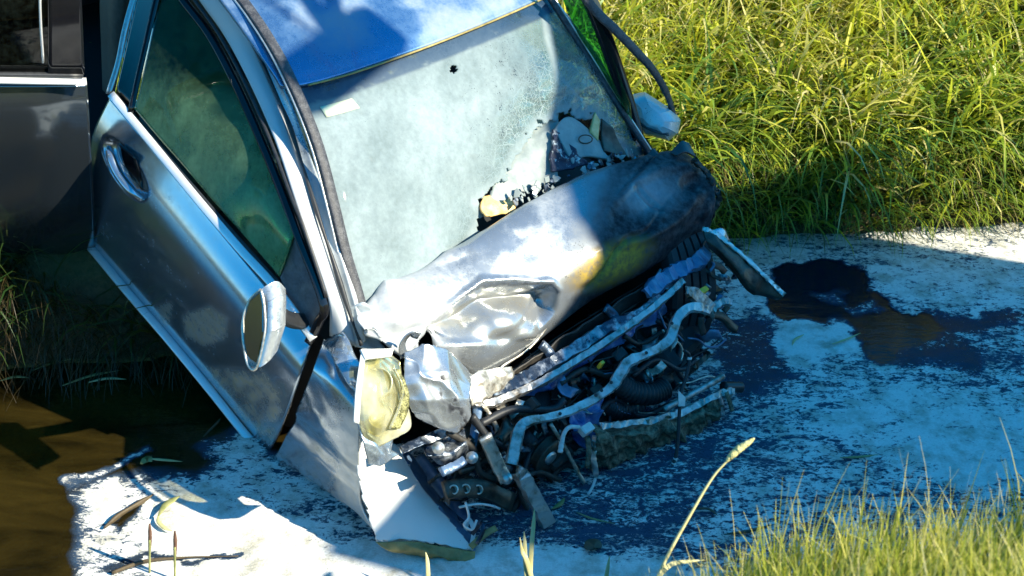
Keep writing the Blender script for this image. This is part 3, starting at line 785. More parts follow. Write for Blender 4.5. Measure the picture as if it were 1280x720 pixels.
# ---- front door skin: columns rear -> front, rows belt -> bottom
rear = [(137, 122), (118, 162), (111, 196), (109, 250), (112, 290), (117, 313)]
front = [(389, 427), (377, 462), (369, 486), (356, 522), (345, 548), (335, 567)]
ys = [-0.845, -0.892, -0.905, -0.898, -0.880, -0.852]
ctrl = []
for r, f, y in zip(rear, front, ys):
    ctrl.append([CY(*lerp2(r, f, t), y + 0.012 * (abs(t - .5) * 2) ** 2) for t in (0, .25, .5, .75, 1)])
hc_, hdir = np.array([155.5, 211.0]), np.array([48.0, 76.0]) / np.hypot(48, 76)
def handle_rec(px, py, u, v):
    a = (px - hc_[0]) * hdir[0] + (py - hc_[1]) * hdir[1]; c = -(px - hc_[0]) * hdir[1] + (py - hc_[1]) * hdir[0]
    r = np.sqrt((a / 47) ** 2 + (c / 17) ** 2)
    return -0.045 * sstep(1.0, 0.80, r)
def door_sun_patches(px, py, u, v):  # patches of sunlight put into the door's colour
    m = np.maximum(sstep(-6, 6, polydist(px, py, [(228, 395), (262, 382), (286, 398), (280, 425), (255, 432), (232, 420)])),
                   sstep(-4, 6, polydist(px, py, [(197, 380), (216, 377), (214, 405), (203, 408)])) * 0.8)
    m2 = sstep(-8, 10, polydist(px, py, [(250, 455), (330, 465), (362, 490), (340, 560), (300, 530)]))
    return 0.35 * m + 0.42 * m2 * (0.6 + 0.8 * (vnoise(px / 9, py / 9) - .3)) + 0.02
door = patch('front_door', ctrl, 90, 150, 'paint', W, 0.012, disp=handle_rec, attrs={'dust': lambda px, py, u, v: door_sun_patches(px, py, u, v) * 0.6 + .09 * sstep(.5, .7, fbm(px / 22, py / 22, 5)) * sstep(0.25, .8, u) + .10 * sstep(.5, .66, fbm((px + py) / 60, (px - py) / 9, 3)), 'tan': lambda px, py, u, v: np.clip(door_sun_patches(px, py, u, v) * 1.4 - 0.03, 0, .8)})  # painted sun patches in pale tan; the noise terms are real dirt
# handle bar in its recess
hp = [CY(136, 184, -.905), CY(138, 195, -.925), CY(147, 216, -.932), CY(163, 237, -.930), CY(178, 249, -.905)]
dh = sweep('door_handle', hp, circ(0.015, 10, 0.7), 'paint', door, 30, scale=[0.7, 1, 1, 1, 0.8])
patch('recess_shade', [[CY(148, 180, -.885), CY(168, 196, -.885)], [CY(152, 200, -.872), CY(176, 222, -.872)], [CY(166, 222, -.88), CY(178, 238, -.88)]], 12, 10, 'gloss_black', door, .006)  # black sheet stands in for shade inside the handle recess
# chrome belt trim
sweep('belt_trim', [CY(139, 118, -.852), CY(192, 182, -.858), CY(246, 248, -.862), CY(300, 311, -.862), CY(346, 362, -.858), CY(392, 424, -.848)], rect(0.028, 0.010, 0.5), 'chrome', door, 40, ref=CU * .8 - CL * .6)
sweep('belt_seal', [CY(145, 119, -.838), CY(196, 178, -.842), CY(250, 243, -.846), CY(304, 305, -.846), CY(352, 358, -.842)], rect(0.012, 0.012), 'black_rubber', door, 40)
# side glass: the front pane and the dark rear sliver, divided by a black bar
def sdust(px, py, u, v):
    n_ = fbm(px / 40 + 3, py / 26, 5)
    g = sstep(-20, 60, (py - 90) - 0.2 * (px - 200))
    return np.clip(0.08 + 0.30 * g * n_ + 0.10 * g + .10 * g * sstep(.5, .7, fbm(px / 14 + py / 30, py / 60 - px / 50, 4)), 0, 1)
# pane as fan: rows run from the divider to the front, following the frame above and the belt below
top = [(205, -30), (232, 0), (262, 46), (290, 100), (318, 165), (344, 228), (368, 290)]
bot = [(168, 136), (198, 172), (230, 208), (262, 246), (294, 282), (322, 314), (349, 346)]
toy = [-.60, -.60, -.61, -.64, -.69, -.75, -.80]
rows = []
for t in np.linspace(0, 1, 5):
    rows.append([CY(a[0] + (c[0] - a[0]) * t, a[1] + (c[1] - a[1]) * t, y + (-.838 - y) * t - 0.012 * math.sin(math.pi * t)) for a, c, y in zip(top, bot, toy)])
patch('window_pane', rows, 40, 60, 'side_glass', door, 0.004, attrs={'dust': sdust})
rows = []
for t in np.linspace(0, 1, 4):
    rows.append([CY(a[0] + (c[0] - a[0]) * t, a[1] + (c[1] - a[1]) * t, y + (-.838 - y) * t) for a, c, y in zip([(182, -60), (212, -60)], [(143, 118), (162, 138)], [-.57, -.57])])
patch('window_pane', rows, 16, 8, 'dark_glass', door, 0.004, attrs={'dust': ATW(0.06)})
sweep('window_divider', [CY(209, -50, -.575), CY(196, 0, -.655), CY(180, 70, -.745), CY(164, 141, -.842)], rect(0.022, 0.02), 'gloss_black', door, 24)
# door frame around the glass, two black seals and a pale rear edge
sweep('window_seal', [CY(196, -55, -.56), CY(226, -4, -.605), CY(262, 44, -.61), CY(296, 108, -.65), CY(328, 180, -.70), CY(356, 250, -.77), CY(374, 297, -.80), CY(404, 378, -.815), CY(399, 402, -.83), CY(386, 428, -.845)], rect(0.028, 0.018), 'gloss_black', door, 60)
sweep('window_seal', [CY(205, -58, -.56), CY(240, -4, -.60), CY(274, 44, -.605), CY(307, 106, -.645), CY(338, 176, -.695), CY(364, 246, -.765), CY(382, 292, -.795), CY(408, 372, -.81)], rect(0.010, 0.014), 'black_rubber', door, 60)
sweep('frame_edge', [CY(185, -60, -.565), CY(166, 3, -.66), CY(156, 40, -.72), CY(148, 80, -.775), CY(136, 118, -.835)], rect(0.020, 0.016), 'bare_metal', door, 24)
# black sail panel in the front corner of the window
patch('sail_panel', [[CY(372, 290, -.80), CY(386, 330, -.808), CY(404, 380, -.815)], [CY(360, 318, -.815), CY(374, 365, -.825), CY(396, 404, -.832)], [CY(350, 347, -.838), CY(366, 386, -.840), CY(385, 425, -.843)]], 24, 24, 'paint_dirty', door, 0.01,
      attrs={'scorch': lambda px, py, u, v: 0.75 + 0 * px, 'dust': lambda px, py, u, v: 0.35 * sstep(0.45, .7, fbm(px / 12, py / 12))})
# sill strip along the door's lower edge
sweep('door_sill', [CY(112, 308, -.86), CY(160, 366, -.868), CY(210, 424, -.87), CY(262, 487, -.868), CY(297, 531, -.862), CY(318, 556, -.856)], rect(0.03, 0.02, 0.4), 'chrome', W, 40)

# ---- near door mirror
mc = [[(326, 362, -.03), (330, 380, -.035), (331, 415, -.035), (321, 459, -.02), (310, 456, 0), (304, 425, .01), (304, 398, .01), (313, 374, .0)],
      [(335, 356, -.03), (339, 376, -.045), (339, 414, -.045), (327, 458, -.03), (315, 460, .02), (308, 428, .035), (308, 396, .035), (320, 366, .02)],
      [(347, 352, -.01), (352, 370, -.025), (350, 410, -.025), (337, 450, -.02), (324, 459, .03), (317, 430, .05), (317, 394, .05), (332, 360, .03)],
      [(357, 361, .03), (358, 376, .02), (357, 406, .02), (347, 438, .02), (338, 450, .06), (332, 430, .08), (334, 396, .08), (346, 366, .06)]]
dm = np.dot(MW.T[2], CY(345, 400, -1.0) - O)
Vm = [D(p[0], p[1], dm + p[2]) for r in mc for p in r]
mir = loft('wing_mirror', [[D(p[0], p[1], dm + p[2]) for p in r] for r in mc], 'paint_bare', W, attrs={'dust': .12, 'spots': .3})
gp = [D(p[0] + (317 - p[0]) * 0.10, p[1] + (412 - p[1]) * 0.06, dm + p[2] - .008 + (p[1] - 410) * .00025) for p in mc[0]]
gp = np.array(gp); gc_ = gp.mean(0); gn = np.linalg.svd(gp - gc_)[2][2]; gp = gp - np.outer((gp - gc_) @ gn, gn)
slab('mirror_glass', gp, 0.004, 'mirror', mir)
sweep('mirror_rim', [Vm[i] for i in (0, 1, 2, 3, 4, 5, 6, 7, 0)], circ(0.0045, 6), 'burnt_metal', mir, 40)
sweep('mirror_stalk', [D(348, 392, dm + 0.05), CY(364, 400, -.90), CY(380, 402, -.84)], rect(0.05, 0.03, 0.4), 'black_plastic', mir, 12)

# ---- open rear door, hinged at the middle post, its outer side towards us
hin = np.array([-0.85, -0.90, 0.0]); dd = np.array([-0.44, -0.90, 0.0]); dd /= np.linalg.norm(dd)
nn_c = np.array([0.90, -0.44, 0.0]); nn_c /= np.linalg.norm(nn_c)
nn_w = nn_c[0] * CF + nn_c[1] * CL
hw = car(*hin)
def RD(px, py, off=0.0): return plane(px, py, nn_w, hw + nn_w * off)
rx_ = [-240, -120, 0, 60, 109]
rrow = [(106, 0.0, 0), (135, 0.03, 2), (175, 0.045, 4), (225, 0.045, 7), (268, 0.035, 9), (300, -0.01, 10), (318, -0.06, 10)]
ctrl = [[RD(x + (dx if x > 50 else 0), yy + (0.02 * (x - 109)) * 0.0, o - (0.02 if x > 100 else 0)) for x in rx_] for yy, o, dx in rrow]
rdoor = patch('rear_door', ctrl, 50, 60, 'paint_shaded', W, 0.02, attrs={'dust': ATW(0.0)})
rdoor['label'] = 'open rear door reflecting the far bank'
sweep('belt_trim', [RD(-240, 97, .012), RD(-100, 98, .014), RD(0, 100, .015), RD(108, 102, .012)], rect(0.026, 0.012, 0.5), 'chrome', rdoor, 20)
sweep('belt_seal', [RD(-240, 91, .004), RD(0, 93, .004), RD(104, 94, .004)], rect(0.014, 0.014), 'black_rubber', rdoor, 12)
ctrl = [[RD(x, yy, o) for x in (-230, -100, 30, 64)] for yy, o in ((-190, -.22), (-90, -.12), (0, -.04), (92, 0))]
patch('window_pane', ctrl, 20, 20, 'dark_glass', rdoor, 0.004, attrs={'dust': ATW(0.05)})
ctrl = [[RD(x, yy, o + .006) for x in (60, 84, 106 - k)] for yy, o, k in ((-190, -.22, 16), (-90, -.12, 10), (0, -.04, 4), (93, 0, 0))]
patch('window_post', ctrl, 20, 10, 'gloss_black', rdoor, 0.03)
sweep('window_bar', [RD(50, -190, -.21), RD(50, 0, -.035), RD(54, 78, 0.002)], rect(0.006, 0.008), 'chrome', rdoor, 14)
sweep('door_inner_panel', [RD(-220, 210, -.06), RD(-60, 210, -.06), RD(100, 212, -.06)], rect(0.5, 0.05, 0.3), 'cabin', rdoor, 8, ref=nn_w)

# ---- posts, roof, roof rails
def pillar(name, L_, R_, mat, dl=0.0, attrs=None, thick=0.02, bulge=0.012):
    rows = []
    for (l, r) in zip(L_, R_):
        mid = (np.array(l) + np.array(r)) / 2
        mm_ = mid + (O - mid) / np.linalg.norm(O - mid) * bulge
        rows.append([l, mm_, r])
    return patch(name, rows, 60, 8, mat, W, thick, attrs=attrs)
L_ = [CY(212, -60, -.555), CY(246, -4, -.595), CY(281, 46, -.60), CY(312, 104, -.64), CY(343, 174, -.69), CY(368, 242, -.755), CY(388, 300, -.79), CY(410, 372, -.805), CY(412, 420, -.80)]
R_ = [CY(246, -60, -.53), CY(283, -4, -.565), CY(318, 60, -.57), CY(343, 118, -.605), CY(366, 180, -.645), CY(388, 250, -.70), CY(410, 318, -.735), CY(432, 385, -.75), CY(446, 432, -.75)]
pillar('windscreen_post', L_, R_, 'hood', attrs={'dust': ATW(0.9)})
L2 = R_; R2 = [D(*p) for p in [(0, 0, 0)]] if False else [CY(258, -60, -.525), CY(296, -4, -.555), CY(332, 60, -.555), CY(358, 112, -.585), CY(384, 180, -.615), CY(408, 250, -.665), CY(428, 318, -.705), CY(446, 380, -.725), CY(456, 425, -.73)]
pillar('post_channel', [p + CU * -0.012 for p in L2], [p + CU * -0.010 for p in R2], 'paint_dirty', attrs={'dust': lambda px, py, u, v: 0.12 + 0.4 * sstep(150, 330, py)}, bulge=-0.006)
sweep('rubber_seam', [CY(x, y, yy) for x, y, yy in ((283, -4, -.567), (316, 54, -.572), (343, 112, -.607), (360, 152, -.63), (378, 206, -.667), (398, 270, -.715), (416, 325, -.74), (440, 400, -.753), (452, 432, -.75))], circ(0.006, 6), 'black_rubber', W, 60, scale=[1, 1.4, 1, 0.6, 1.5, 0.7, 1.3, 0.8, 1.6, .6, 1])

# roof: front edge as seen, running back along the car
fe = [(352, 108), (384, 105), (430, 93), (490, 73), (550, 51), (610, 27), (665, 3), (690, -10)]
fez = [1.335, 1.35, 1.365, 1.375, 1.375, 1.37, 1.35, 1.33]
FE = [CZ(p[0], p[1], z) for p, z in zip(fe, fez)]
rows = []
for dx, dz, ny in ((0, 0, 1.0), (-.10, .022, 1.0), (-.4, .055, 1.0), (-.8, .07, 1.0), (-1.3, .05, .99), (-1.8, -.03, .95), (-2.3, -.22, .9)):
    rows.append([p + CF * dx + CU * dz + CL * 0 for p in FE])
def roof_dust(px, py, u, v):
    return 0.16 + 0.5 * sstep(.38, .68, fbm(px / 70, py / 45, 4)) * sstep(-30, 60, 60 - py + .1 * (px - 400)) + .25 * sstep(560, 640, px)
patch('roof', rows, 70, 90, 'roof', W, 0.02, attrs={'dust': roof_dust}, crumple=0.004, cscale=3)
sweep('roof_edge_seam', [p + CF * 0.006 + CU * 0.001 for p in FE[1:]], circ(0.004, 6), 'ochre', W, 50)
# loose rubber roof strip that runs down over the screen's edge
sp_pts = [(268, -40, 1.40), (300, -4, 1.39), (326, 32, 1.385), (348, 68, 1.375), (366, 104, 1.36), (386, 150, 1.325), (402, 196, 1.275), (418, 258, 1.20), (432, 315, 1.12), (444, 355, 1.06), (452, 383, 1.02)]
sweep('roof_strip', [CZ(x, y, z + .012) for x, y, z in sp_pts], rect(0.036, 0.014, 0.4), 'dusty_rubber', W, 80, ref=CU * 0.8 + CF * 0.5)
sweep('roof_strip_edge', [CZ(x - 8 - i * .1, y + 2, z + .006) for i, (x, y, z) in enumerate(sp_pts)], circ(0.004, 6), 'bare_metal', W, 80)

# ---- windscreen with its torn hole
top = [(366, 112), (386, 107), (432, 95), (492, 75), (552, 53), (612, 29), (667, 5), (690, -6)]
topz = [1.325, 1.335, 1.35, 1.36, 1.36, 1.355, 1.34, 1.33]
botp = [(448, 398), (470, 392), (530, 366), (600, 322), (660, 286), (715, 254), (775, 222), (815, 200)]
botz = [.97, .97, .965, .96, .955, .95, .945, .945]
rows = []
for t in np.linspace(0, 1, 6):
    r = []
    for a, c, z0, z1 in zip(top, botp, topz, botz):
        P0 = CZ(a[0], a[1], z0); P1 = CZ(c[0], c[1], z1)
        P = P0 + (P1 - P0) * t
        r.append(P + (CF * .5 + CU * .8) * 0.05 * math.sin(math.pi * t))
    rows.append(r)
HOLE = [(610, 268), (606, 250), (622, 236), (640, 224), (650, 196), (668, 170), (682, 152), (700, 148), (712, 138), (728, 144), (745, 150), (748, 140), (756, 152), (760, 170), (775, 178), (800, 196), (800, 260), (600, 300)]
def wcut(px, py, u, v):
    j = (vnoise(px / 5.0, py / 5.0) - .5) * 14
    d1 = polydist(px, py, HOLE) + j
    d2 = 5.5 - np.hypot((px - 567) / 0.8, py - 86) + (vnoise(px / 2, py / 2) - .5) * 3
    return (d1 > 0) | (d2 > 0)
def wdust(px, py, u, v):
    n_ = fbm(px / 60, py / 60, 4)
    main = 0.82 - 0.34 * sstep(190, 70, py + .35 * (px - 400)) - 0.50 * sstep(590, 690, px + 0.35 * (py - 130)) + 0.5 * (n_ - .5) + .25 * (fbm(px / 9, py / 26, 4) - .5)
    main = main - 0.30 * sstep(-20, 25, polydist(px, py, [(585, 60), (660, 30), (690, 60), (700, 150), (640, 170), (600, 110)])) * 0.5
    main = np.maximum(main, 0.8 * sstep(0, 10, polydist(px, py, [(668, -5), (690, 5), (705, 100), (695, 110), (675, 50)])))
    main = np.where(px > 700, np.minimum(main, 0.30 + 0.5 * sstep(.55, .75, fbm(px / 9, py / 22, 4))), main)
    bdr = 0.35 * sstep(0.09, 0.02, u)
    rim = 0.5 * sstep(16, 2, np.abs(polydist(px, py, HOLE)))
    spot = 0.16 * sstep(38, 22, np.hypot(px - 575, py - 100))
    return np.clip(main - bdr + rim - spot, 0.05, 0.95)
def wfrit(px, py, u, v):
    e = np.minimum(np.minimum(u * 1.0 - 0.075, v - .008), .99 - v)
    return 0.75 * sstep(0.012, -0.006, e) * sstep(.25, .5, fbm(px / 14, py / 10, 4) + .12)
def wcrack(px, py, u, v):
    return np.maximum(sstep(170, 20, np.abs(polydist(px, py, HOLE))), .8 * sstep(70, 15, np.hypot(px - 567, py - 86)))
def wspots(px, py, u, v):
    return 0.25 + 0.75 * sstep(110, 10, np.hypot((px - 640) / .7, (py - 130) / 1.2)) * sstep(560, 600, px)
ws = patch('windscreen', rows, 170, 200, 'windscreen', W, 0.006, disp=lambda px, py, u, v: -0.03 * sstep(70, 0, -polydist(px, py, HOLE)) + 0.006 * (fbm(px / 12, py / 12, 3) - .5) * sstep(110, 0, -polydist(px, py, HOLE)),
           cut=wcut, attrs={'dust': wdust, 'frit': wfrit, 'crack': wcrack, 'spots': wspots})
# inspection sticker in its upper corner
WR = np.array(rows)
def wpt(t, v, lift=.004):
    r = cr(WR.reshape(len(rows), -1), 61)[int(t * 60)].reshape(-1, 3); p = cr(r, 101)[int(v * 100)]
    n_ = CF * .5 + CU * .8; return p + n_ / np.linalg.norm(n_) * lift
patch('sticker', [[wpt(.10, .15), wpt(.10, .21), wpt(.10, .27)], [wpt(.15, .16), wpt(.15, .22), wpt(.15, .28)]], 4, 12, 'paper', ws, .001)
# far screen post and what is seen past it
P1 = [CZ(684, -8, 1.36), CZ(712, 36, 1.29), CZ(740, 80, 1.21), CZ(770, 128, 1.11), CZ(796, 168, 1.03), CZ(814, 196, .97)]
sweep('screen_edge_bar', P1, rect(0.020, 0.02), 'dusty_rubber', W, 40)
sweep('screen_edge_trim', [p + CL * 0.012 + CU * .008 for p in P1], circ(0.004, 6), 'bare_metal', W, 40)
P2 = [CY(728, -20, .66), CY(750, 30, .72), CY(768, 80, .77), CY(784, 128, .82), CY(796, 172, .86)]
sweep('far_door_post', P2, rect(0.055, 0.03), 'gloss_black', W, 30)
sweep('far_door_trim', [p + CL * 0.02 + CU * .01 for p in P2], circ(0.005, 6), 'blue_metal', W, 30)
# drooping rubber strip, torn off the far side of the roof
sweep('torn_roof_strip', [CY(724, -14, .62), CY(745, 14, .68), CY(770, 38, .75), CY(795, 64, .84), CY(815, 86, .93), CY(832, 114, 1.02), CY(842, 142, 1.08), CY(846, 168, 1.08)], rect(0.036, 0.016, 0.4), 'dusty_rubber', W, 60, ref=CF + CU, scale=[1, 1, 1, .95, .9, .85, .6, .5])
sweep('torn_roof_strip', [CY(836, 132, 1.06), CY(838, 150, 1.075), CY(835, 164, 1.08)], rect(0.008, 0.008), 'black_rubber', W, 10)

# far door mirror
mcx = [([(790, 118), (806, 115), (842, 138), (851, 150), (848, 166), (836, 176), (806, 168), (790, 142)], 0.06),
       ([(788, 124), (806, 118), (838, 138), (848, 152), (845, 166), (834, 173), (806, 167), (790, 144)], 0.0),
       ([(794, 128), (808, 124), (832, 140), (840, 152), (838, 162), (830, 168), (808, 162), (796, 146)], -0.04),
       ([(802, 136), (812, 133), (824, 143), (830, 152), (828, 158), (822, 160), (812, 156), (804, 148)], -0.058)]
dm2 = np.dot(MW.T[2], CY(820, 145, 1.0) - O)
mir2 = loft('wing_mirror', [[D(p[0], p[1], dm2 + off) for p in ring] for ring, off in mcx], 'paint_bare', W, attrs={'dust': .3, 'spots': .6})
slab('mirror_glass', [D(p[0], p[1], dm2 + .064) for p in mcx[0][0]], 0.004, 'mirror', mir2)
sweep('indicator_strip', [D(796, 152, dm2 - .035), D(816, 163, dm2 - .05), D(836, 168, dm2 - .035)], rect(0.012, 0.006), 'black_plastic', mir2, 12)
sweep('mirror_stalk', [D(792, 165, dm2 + .02), CY(806, 182, .92), CY(812, 192, .86)], rect(0.04, 0.03, 0.4), 'black_plastic', mir2, 10)

# ---- cabin: floor, dashboard, seats, torn trim seen through the hole
def cbox(name, x, y, z, sx, sy, sz, mat, taper=0.9): return box(name, car(x, y, z), CF, CL, CU, sx, sy, sz, mat, W, taper)
cbox('cabin_floor', -1.1, 0, .24, 2.9, 1.62, .06, 'cabin')
cbox('bulkhead', .20, 0, .56, .10, 1.5, .62, 'cabin')
cbox('dashboard', -.02, 0, .84, .36, 1.36, .14, 'cabin', .8)
for y in (-.38, .38):
    st = cbox('front_seat', -.92, y, .48, .52, .50, .22, 'seat')
    rows = [[car(-1.16 - .16 * t, y + sy * (.24 - .10 * max(0, t - .75) * 4), .52 + .62 * t) + CF * (.05 if sy == 0 else 0.0) for sy in (-1, -.6, 0, .6, 1)] for t in (0, .3, .6, .8, 1)]
    o = patch('seat_back', rows, 24, 20, 'seat', st, 0.14, face=CF)
    rows = [[car(-1.33 - .05 * t, y + sy * .13, 1.13 + .2 * t) + CF * .03 * (1 - abs(sy)) for sy in (-1, -.7, 0, .7, 1)] for t in (0, .2, .8, 1)]
    patch('headrest', rows, 12, 14, 'seat', st, 0.09, face=CF)
cbox('rear_seat', -2.0, 0, .62, .45, 1.35, .42, 'cabin')
cbox('middle_post', -1.0, -.74, .58, .10, .08, .6, 'cabin')
cbox('middle_post', -1.0, .80, .66, .10, .08, .85, 'cabin')
# steering wheel
a_ = np.linspace(0, 2 * np.pi, 30)
swc = car(-.42, -.38, .86); e1 = CL; e2 = CU * .86 - CF * .5
tube('steering_wheel', [swc + (e1 * math.cos(t) + e2 * math.sin(t)) * .18 for t in a_], .015, 'cabin', W, 60)
# torn pale trim panels inside the hole
def HP(px, py, off=0.0):     # a place just behind the screen's hole
    return D(px, py, 4.16 + (px - 470) * 0.00232 + off)
patch('dashboard_top', [[HP(648, 168, .12), HP(676, 146, .11), HP(698, 140, .10)], [HP(624, 215, .05), HP(664, 190, .04), HP(700, 172, .03)], [HP(606, 262, .02), HP(656, 240, .0), HP(696, 226, -.01)]], 30, 30, 'pale_panel', W, .01, crumple=.008, cscale=16, jag=.012)
patch('airbag_cover', [[HP(693, 162, .03), HP(706, 147, .05), HP(722, 150, .06), HP(752, 178, .06)], [HP(704, 182, .0), HP(714, 172, .01), HP(735, 176, .01), HP(757, 192, .02)], [HP(716, 205, -.02), HP(730, 196, -.02), HP(745, 196, -.02), HP(768, 200, 0)]], 24, 30, 'pale_panel', W, .012, crumple=.004)
sweep('cover_ring', [HP(732 + 8.5 * math.cos(t), 174 + 5.2 * math.sin(t), -.0) for t in np.linspace(0, 6.283, 16)], circ(.0025, 5), 'dark_metal', W, 24)
patch('speckled_trim', [[HP(692, 160, .02), HP(700, 166, .01)], [HP(690, 190, -.01), HP(722, 192, -.01)], [HP(690, 215, -.03), HP(736, 205, -.03)]], 24, 24, 'speckled', W, .01, crumple=.012, cscale=25)
patch('glovebox_flap', [[HP(604, 246, .02), HP(628, 240, .03)], [HP(600, 258, .0), HP(640, 250, .0)], [HP(606, 272, -.02), HP(645, 264, -.02)]], 14, 20, 'orange', W, .008, crumple=.01, cscale=20)
patch('broken_vent', [[HP(744, 140, .06), HP(750, 150, .05)], [HP(738, 165, .04), HP(748, 176, .04)]], 8, 8, 'orange', W, .01)
patch('loose_pillar_trim', [[HP(752, 148, .05), HP(765, 160, .04)], [HP(752, 172, .04), HP(778, 184, .02)], [HP(754, 190, .02), HP(790, 196, .0)]], 16, 16, 'dark_metal', W, .008, crumple=.01)
# crumbs of broken glass along the hood's rear edge
sh = []
for i in range(60):
    t = random.random(); px = 640 + 150 * t + random.uniform(-8, 8); py = 258 - 62 * t + random.uniform(-14, 5)
    c_ = HP(px, py, -.05 + random.uniform(-.015, .015)); s_ = random.uniform(.008, .026)
    pts = []
    a1 = CL + np.array([random.uniform(-.7, .7) for _ in range(3)]); a1 /= np.linalg.norm(a1); a2 = np.cross(a1, CF * .4 + CU + np.array([random.uniform(-.6, .6) for _ in range(3)])); a2 /= np.linalg.norm(a2)
    for q in range(5):
        a = q * 1.256 + random.uniform(-.4, .4); r = s_ * random.uniform(.5, 1.1)
        pts.append(c_ + (a1 * math.cos(a) + a2 * math.sin(a)) * r)
    slab('glass_shard', pts, .004, 'pale_panel' if i % 3 else 'rib_metal', W)

# ---- crumpled hood, buckled into a roll
cols = [((450, 388), (446, 398), (458, 410), (470, 421)),
        ((480, 356), (470, 385), (482, 418), (506, 446)),
        ((528, 336), (520, 366), (530, 405), (538, 432)),
        ((592, 296), (590, 340), (598, 405), (600, 471)),
        ((655, 256), (665, 310), (672, 370), (664, 431)),
        ((712, 227), (735, 280), (745, 330), (735, 377)),
        ((768, 205), (800, 250), (812, 295), (806, 338)),
        ((845, 188), (855, 225), (862, 265), (858, 303)),
        ((880, 208), (892, 235), (893, 262), (886, 288))]
rows = [[], [], [], [], [], []]
for (t_, m_, l_, b_) in cols:
    d0 = 4.10 + (t_[0] - 455) * .00195
    hid = D(t_[0] + 6, t_[1] + 30, d0 + .12)
    rows[0].append(hid); rows[1].append(D(*t_, d0)); rows[2].append(D(*m_, d0 - .10)); rows[3].append(D(*l_, d0 - .13)); rows[4].append(D(*b_, d0 - .06))
    rows[5].append(D(b_[0] - 6, b_[1] - 6, d0 + .05))
DENT = [(512, 438), (540, 402), (572, 376), (602, 354), (640, 351), (690, 354), (699, 366), (694, 392), (670, 424), (620, 430), (560, 432)]
def hood_d(px, py, u, v):
    d = polydist(px, py, DENT)
    RIDGE = [(512, 438), (540, 402), (572, 376), (602, 354), (640, 351), (690, 354), (698, 362), (690, 354), (640, 351), (602, 354), (572, 376), (540, 402)]
    sr = np.abs(polydist(px, py, RIDGE)) + 5 * (vnoise(px / 14, py / 14) - .5)
    o = (-0.075 * sstep(0, 16, sr) * (1 - sstep(10, 66, sr)) + .012 * np.sin((px - py) / 17) * sstep(4, 20, sr)) * sstep(0, 5, d)
    o += 0.010 * sstep(9, 0, np.abs(sr)) * (d < 0)
    # long soft scoop on the scorched right end
    qa = (px - 815) * .85 - (py - 255) * .53; qb = (px - 815) * .53 + (py - 255) * .85
    r = np.hypot(qa / 44, qb / 24) + .25 * (fbm(px / 30, py / 30, 3) - .5); o += -0.024 * np.clip(1.4 - r, 0, 1.4) + 0.010 * np.clip(1 - np.abs(r - 1.5) / .35, 0, 1)
    k = np.abs((py - 300) + (px - 790) * .95 + 9 * np.sin(px / 11)); o += -.016 * np.clip(1 - k / 7, 0, 1) * sstep(700, 760, px) * sstep(850, 800, px)
    k = np.abs((py - 262) + (px - 838) * -.7); o += -.016 * np.clip(1 - k / 6, 0, 1) * sstep(30, 12, np.abs(px - 815))
    r2 = np.hypot((px - 868) / 16, (py - 228) / 12); o += -0.03 * sstep(1.4, 0, r2)
    c1 = np.abs((py - 222) + (px - 790) * 1.1); o += -0.016 * np.clip(1 - c1 / 7, 0, 1) * sstep(40, 20, np.abs(px - 800))
    # creases at the left tip
    k = np.abs((py - 413) - (px - 500) * -.12 + 6 * np.sin(px / 14)); o += -0.032 * np.clip(1 - k / 13, 0, 1) * sstep(545, 520, px) * sstep(455, 470, px)
    k = np.abs((px - 488) - (py - 380) * .25); o += .014 * np.clip(1 - k / 16, 0, 1) * sstep(420, 400, py)
    k = np.abs((py - 322) + (px - 540) * .28); o += 0.014 * np.clip(1 - k / 12, 0, 1) * sstep(610, 560, px)
    k = np.abs(py - 470 + (px - 600) * .62 + 28); o += -0.012 * sstep(12, 0, k) * sstep(600, 640, px) * sstep(700, 690, px)
    o += 0.012 * (fbm(px / 55, py / 55, 3) - .5)
    o += 0.02 * (fbm(px / 14, py / 14, 3) - .5) * sstep(880, 892, px + .4 * (py - 240))
    return o
def hood_scorch(px, py, u, v):
    a = sstep(700, 770, px + 0.25 * (py - 260) + 40 * (fbm(px / 40, py / 40, 3) - .5))
    pale = sstep(1.3, .2, np.hypot((px - 812) / 46, (py - 240) / 30))
    return np.clip(a * (0.95 - 0.45 * pale), 0, 1)
def hood_tan(px, py, u, v):
    return sstep(44, 12, np.hypot((px - 762) / 1.2 + .8 * (py - 330), (py - 330) / 1.0)) * (py > 285) + 0.7 * sstep(0, 14, polydist(px, py, DENT)) * 0.25  # yellow stain, plus tan in the dent standing in for reflected grass
hood = patch('hood', rows, 110, 240, 'hood', W, .006, disp=hood_d, attrs={
    'dust': lambda px, py, u, v: np.clip(0.5 * sstep(620, 500, px) + 0.35 * sstep(.4, .65, fbm(px / 50, py / 50)) * sstep(740, 660, px) + .25 * sstep(.5, .7, fbm(px / 30, py / 22)) * sstep(.9, .2, np.hypot((px - 812) / 60, (py - 235) / 40)) - .3 * sstep(-4, 10, polydist(px, py, DENT)), 0, 1),  # left end paled in colour for sunlight
    'scorch': hood_scorch, 'tan': hood_tan,
    'spots': lambda px, py, u, v: 0.9 * np.maximum(sstep(70, 20, np.hypot(px - 700, py - 325)), np.maximum(sstep(60, 15, np.hypot((px - 640), (py - 420) / .6)), .3 * sstep(560, 520, px)))})
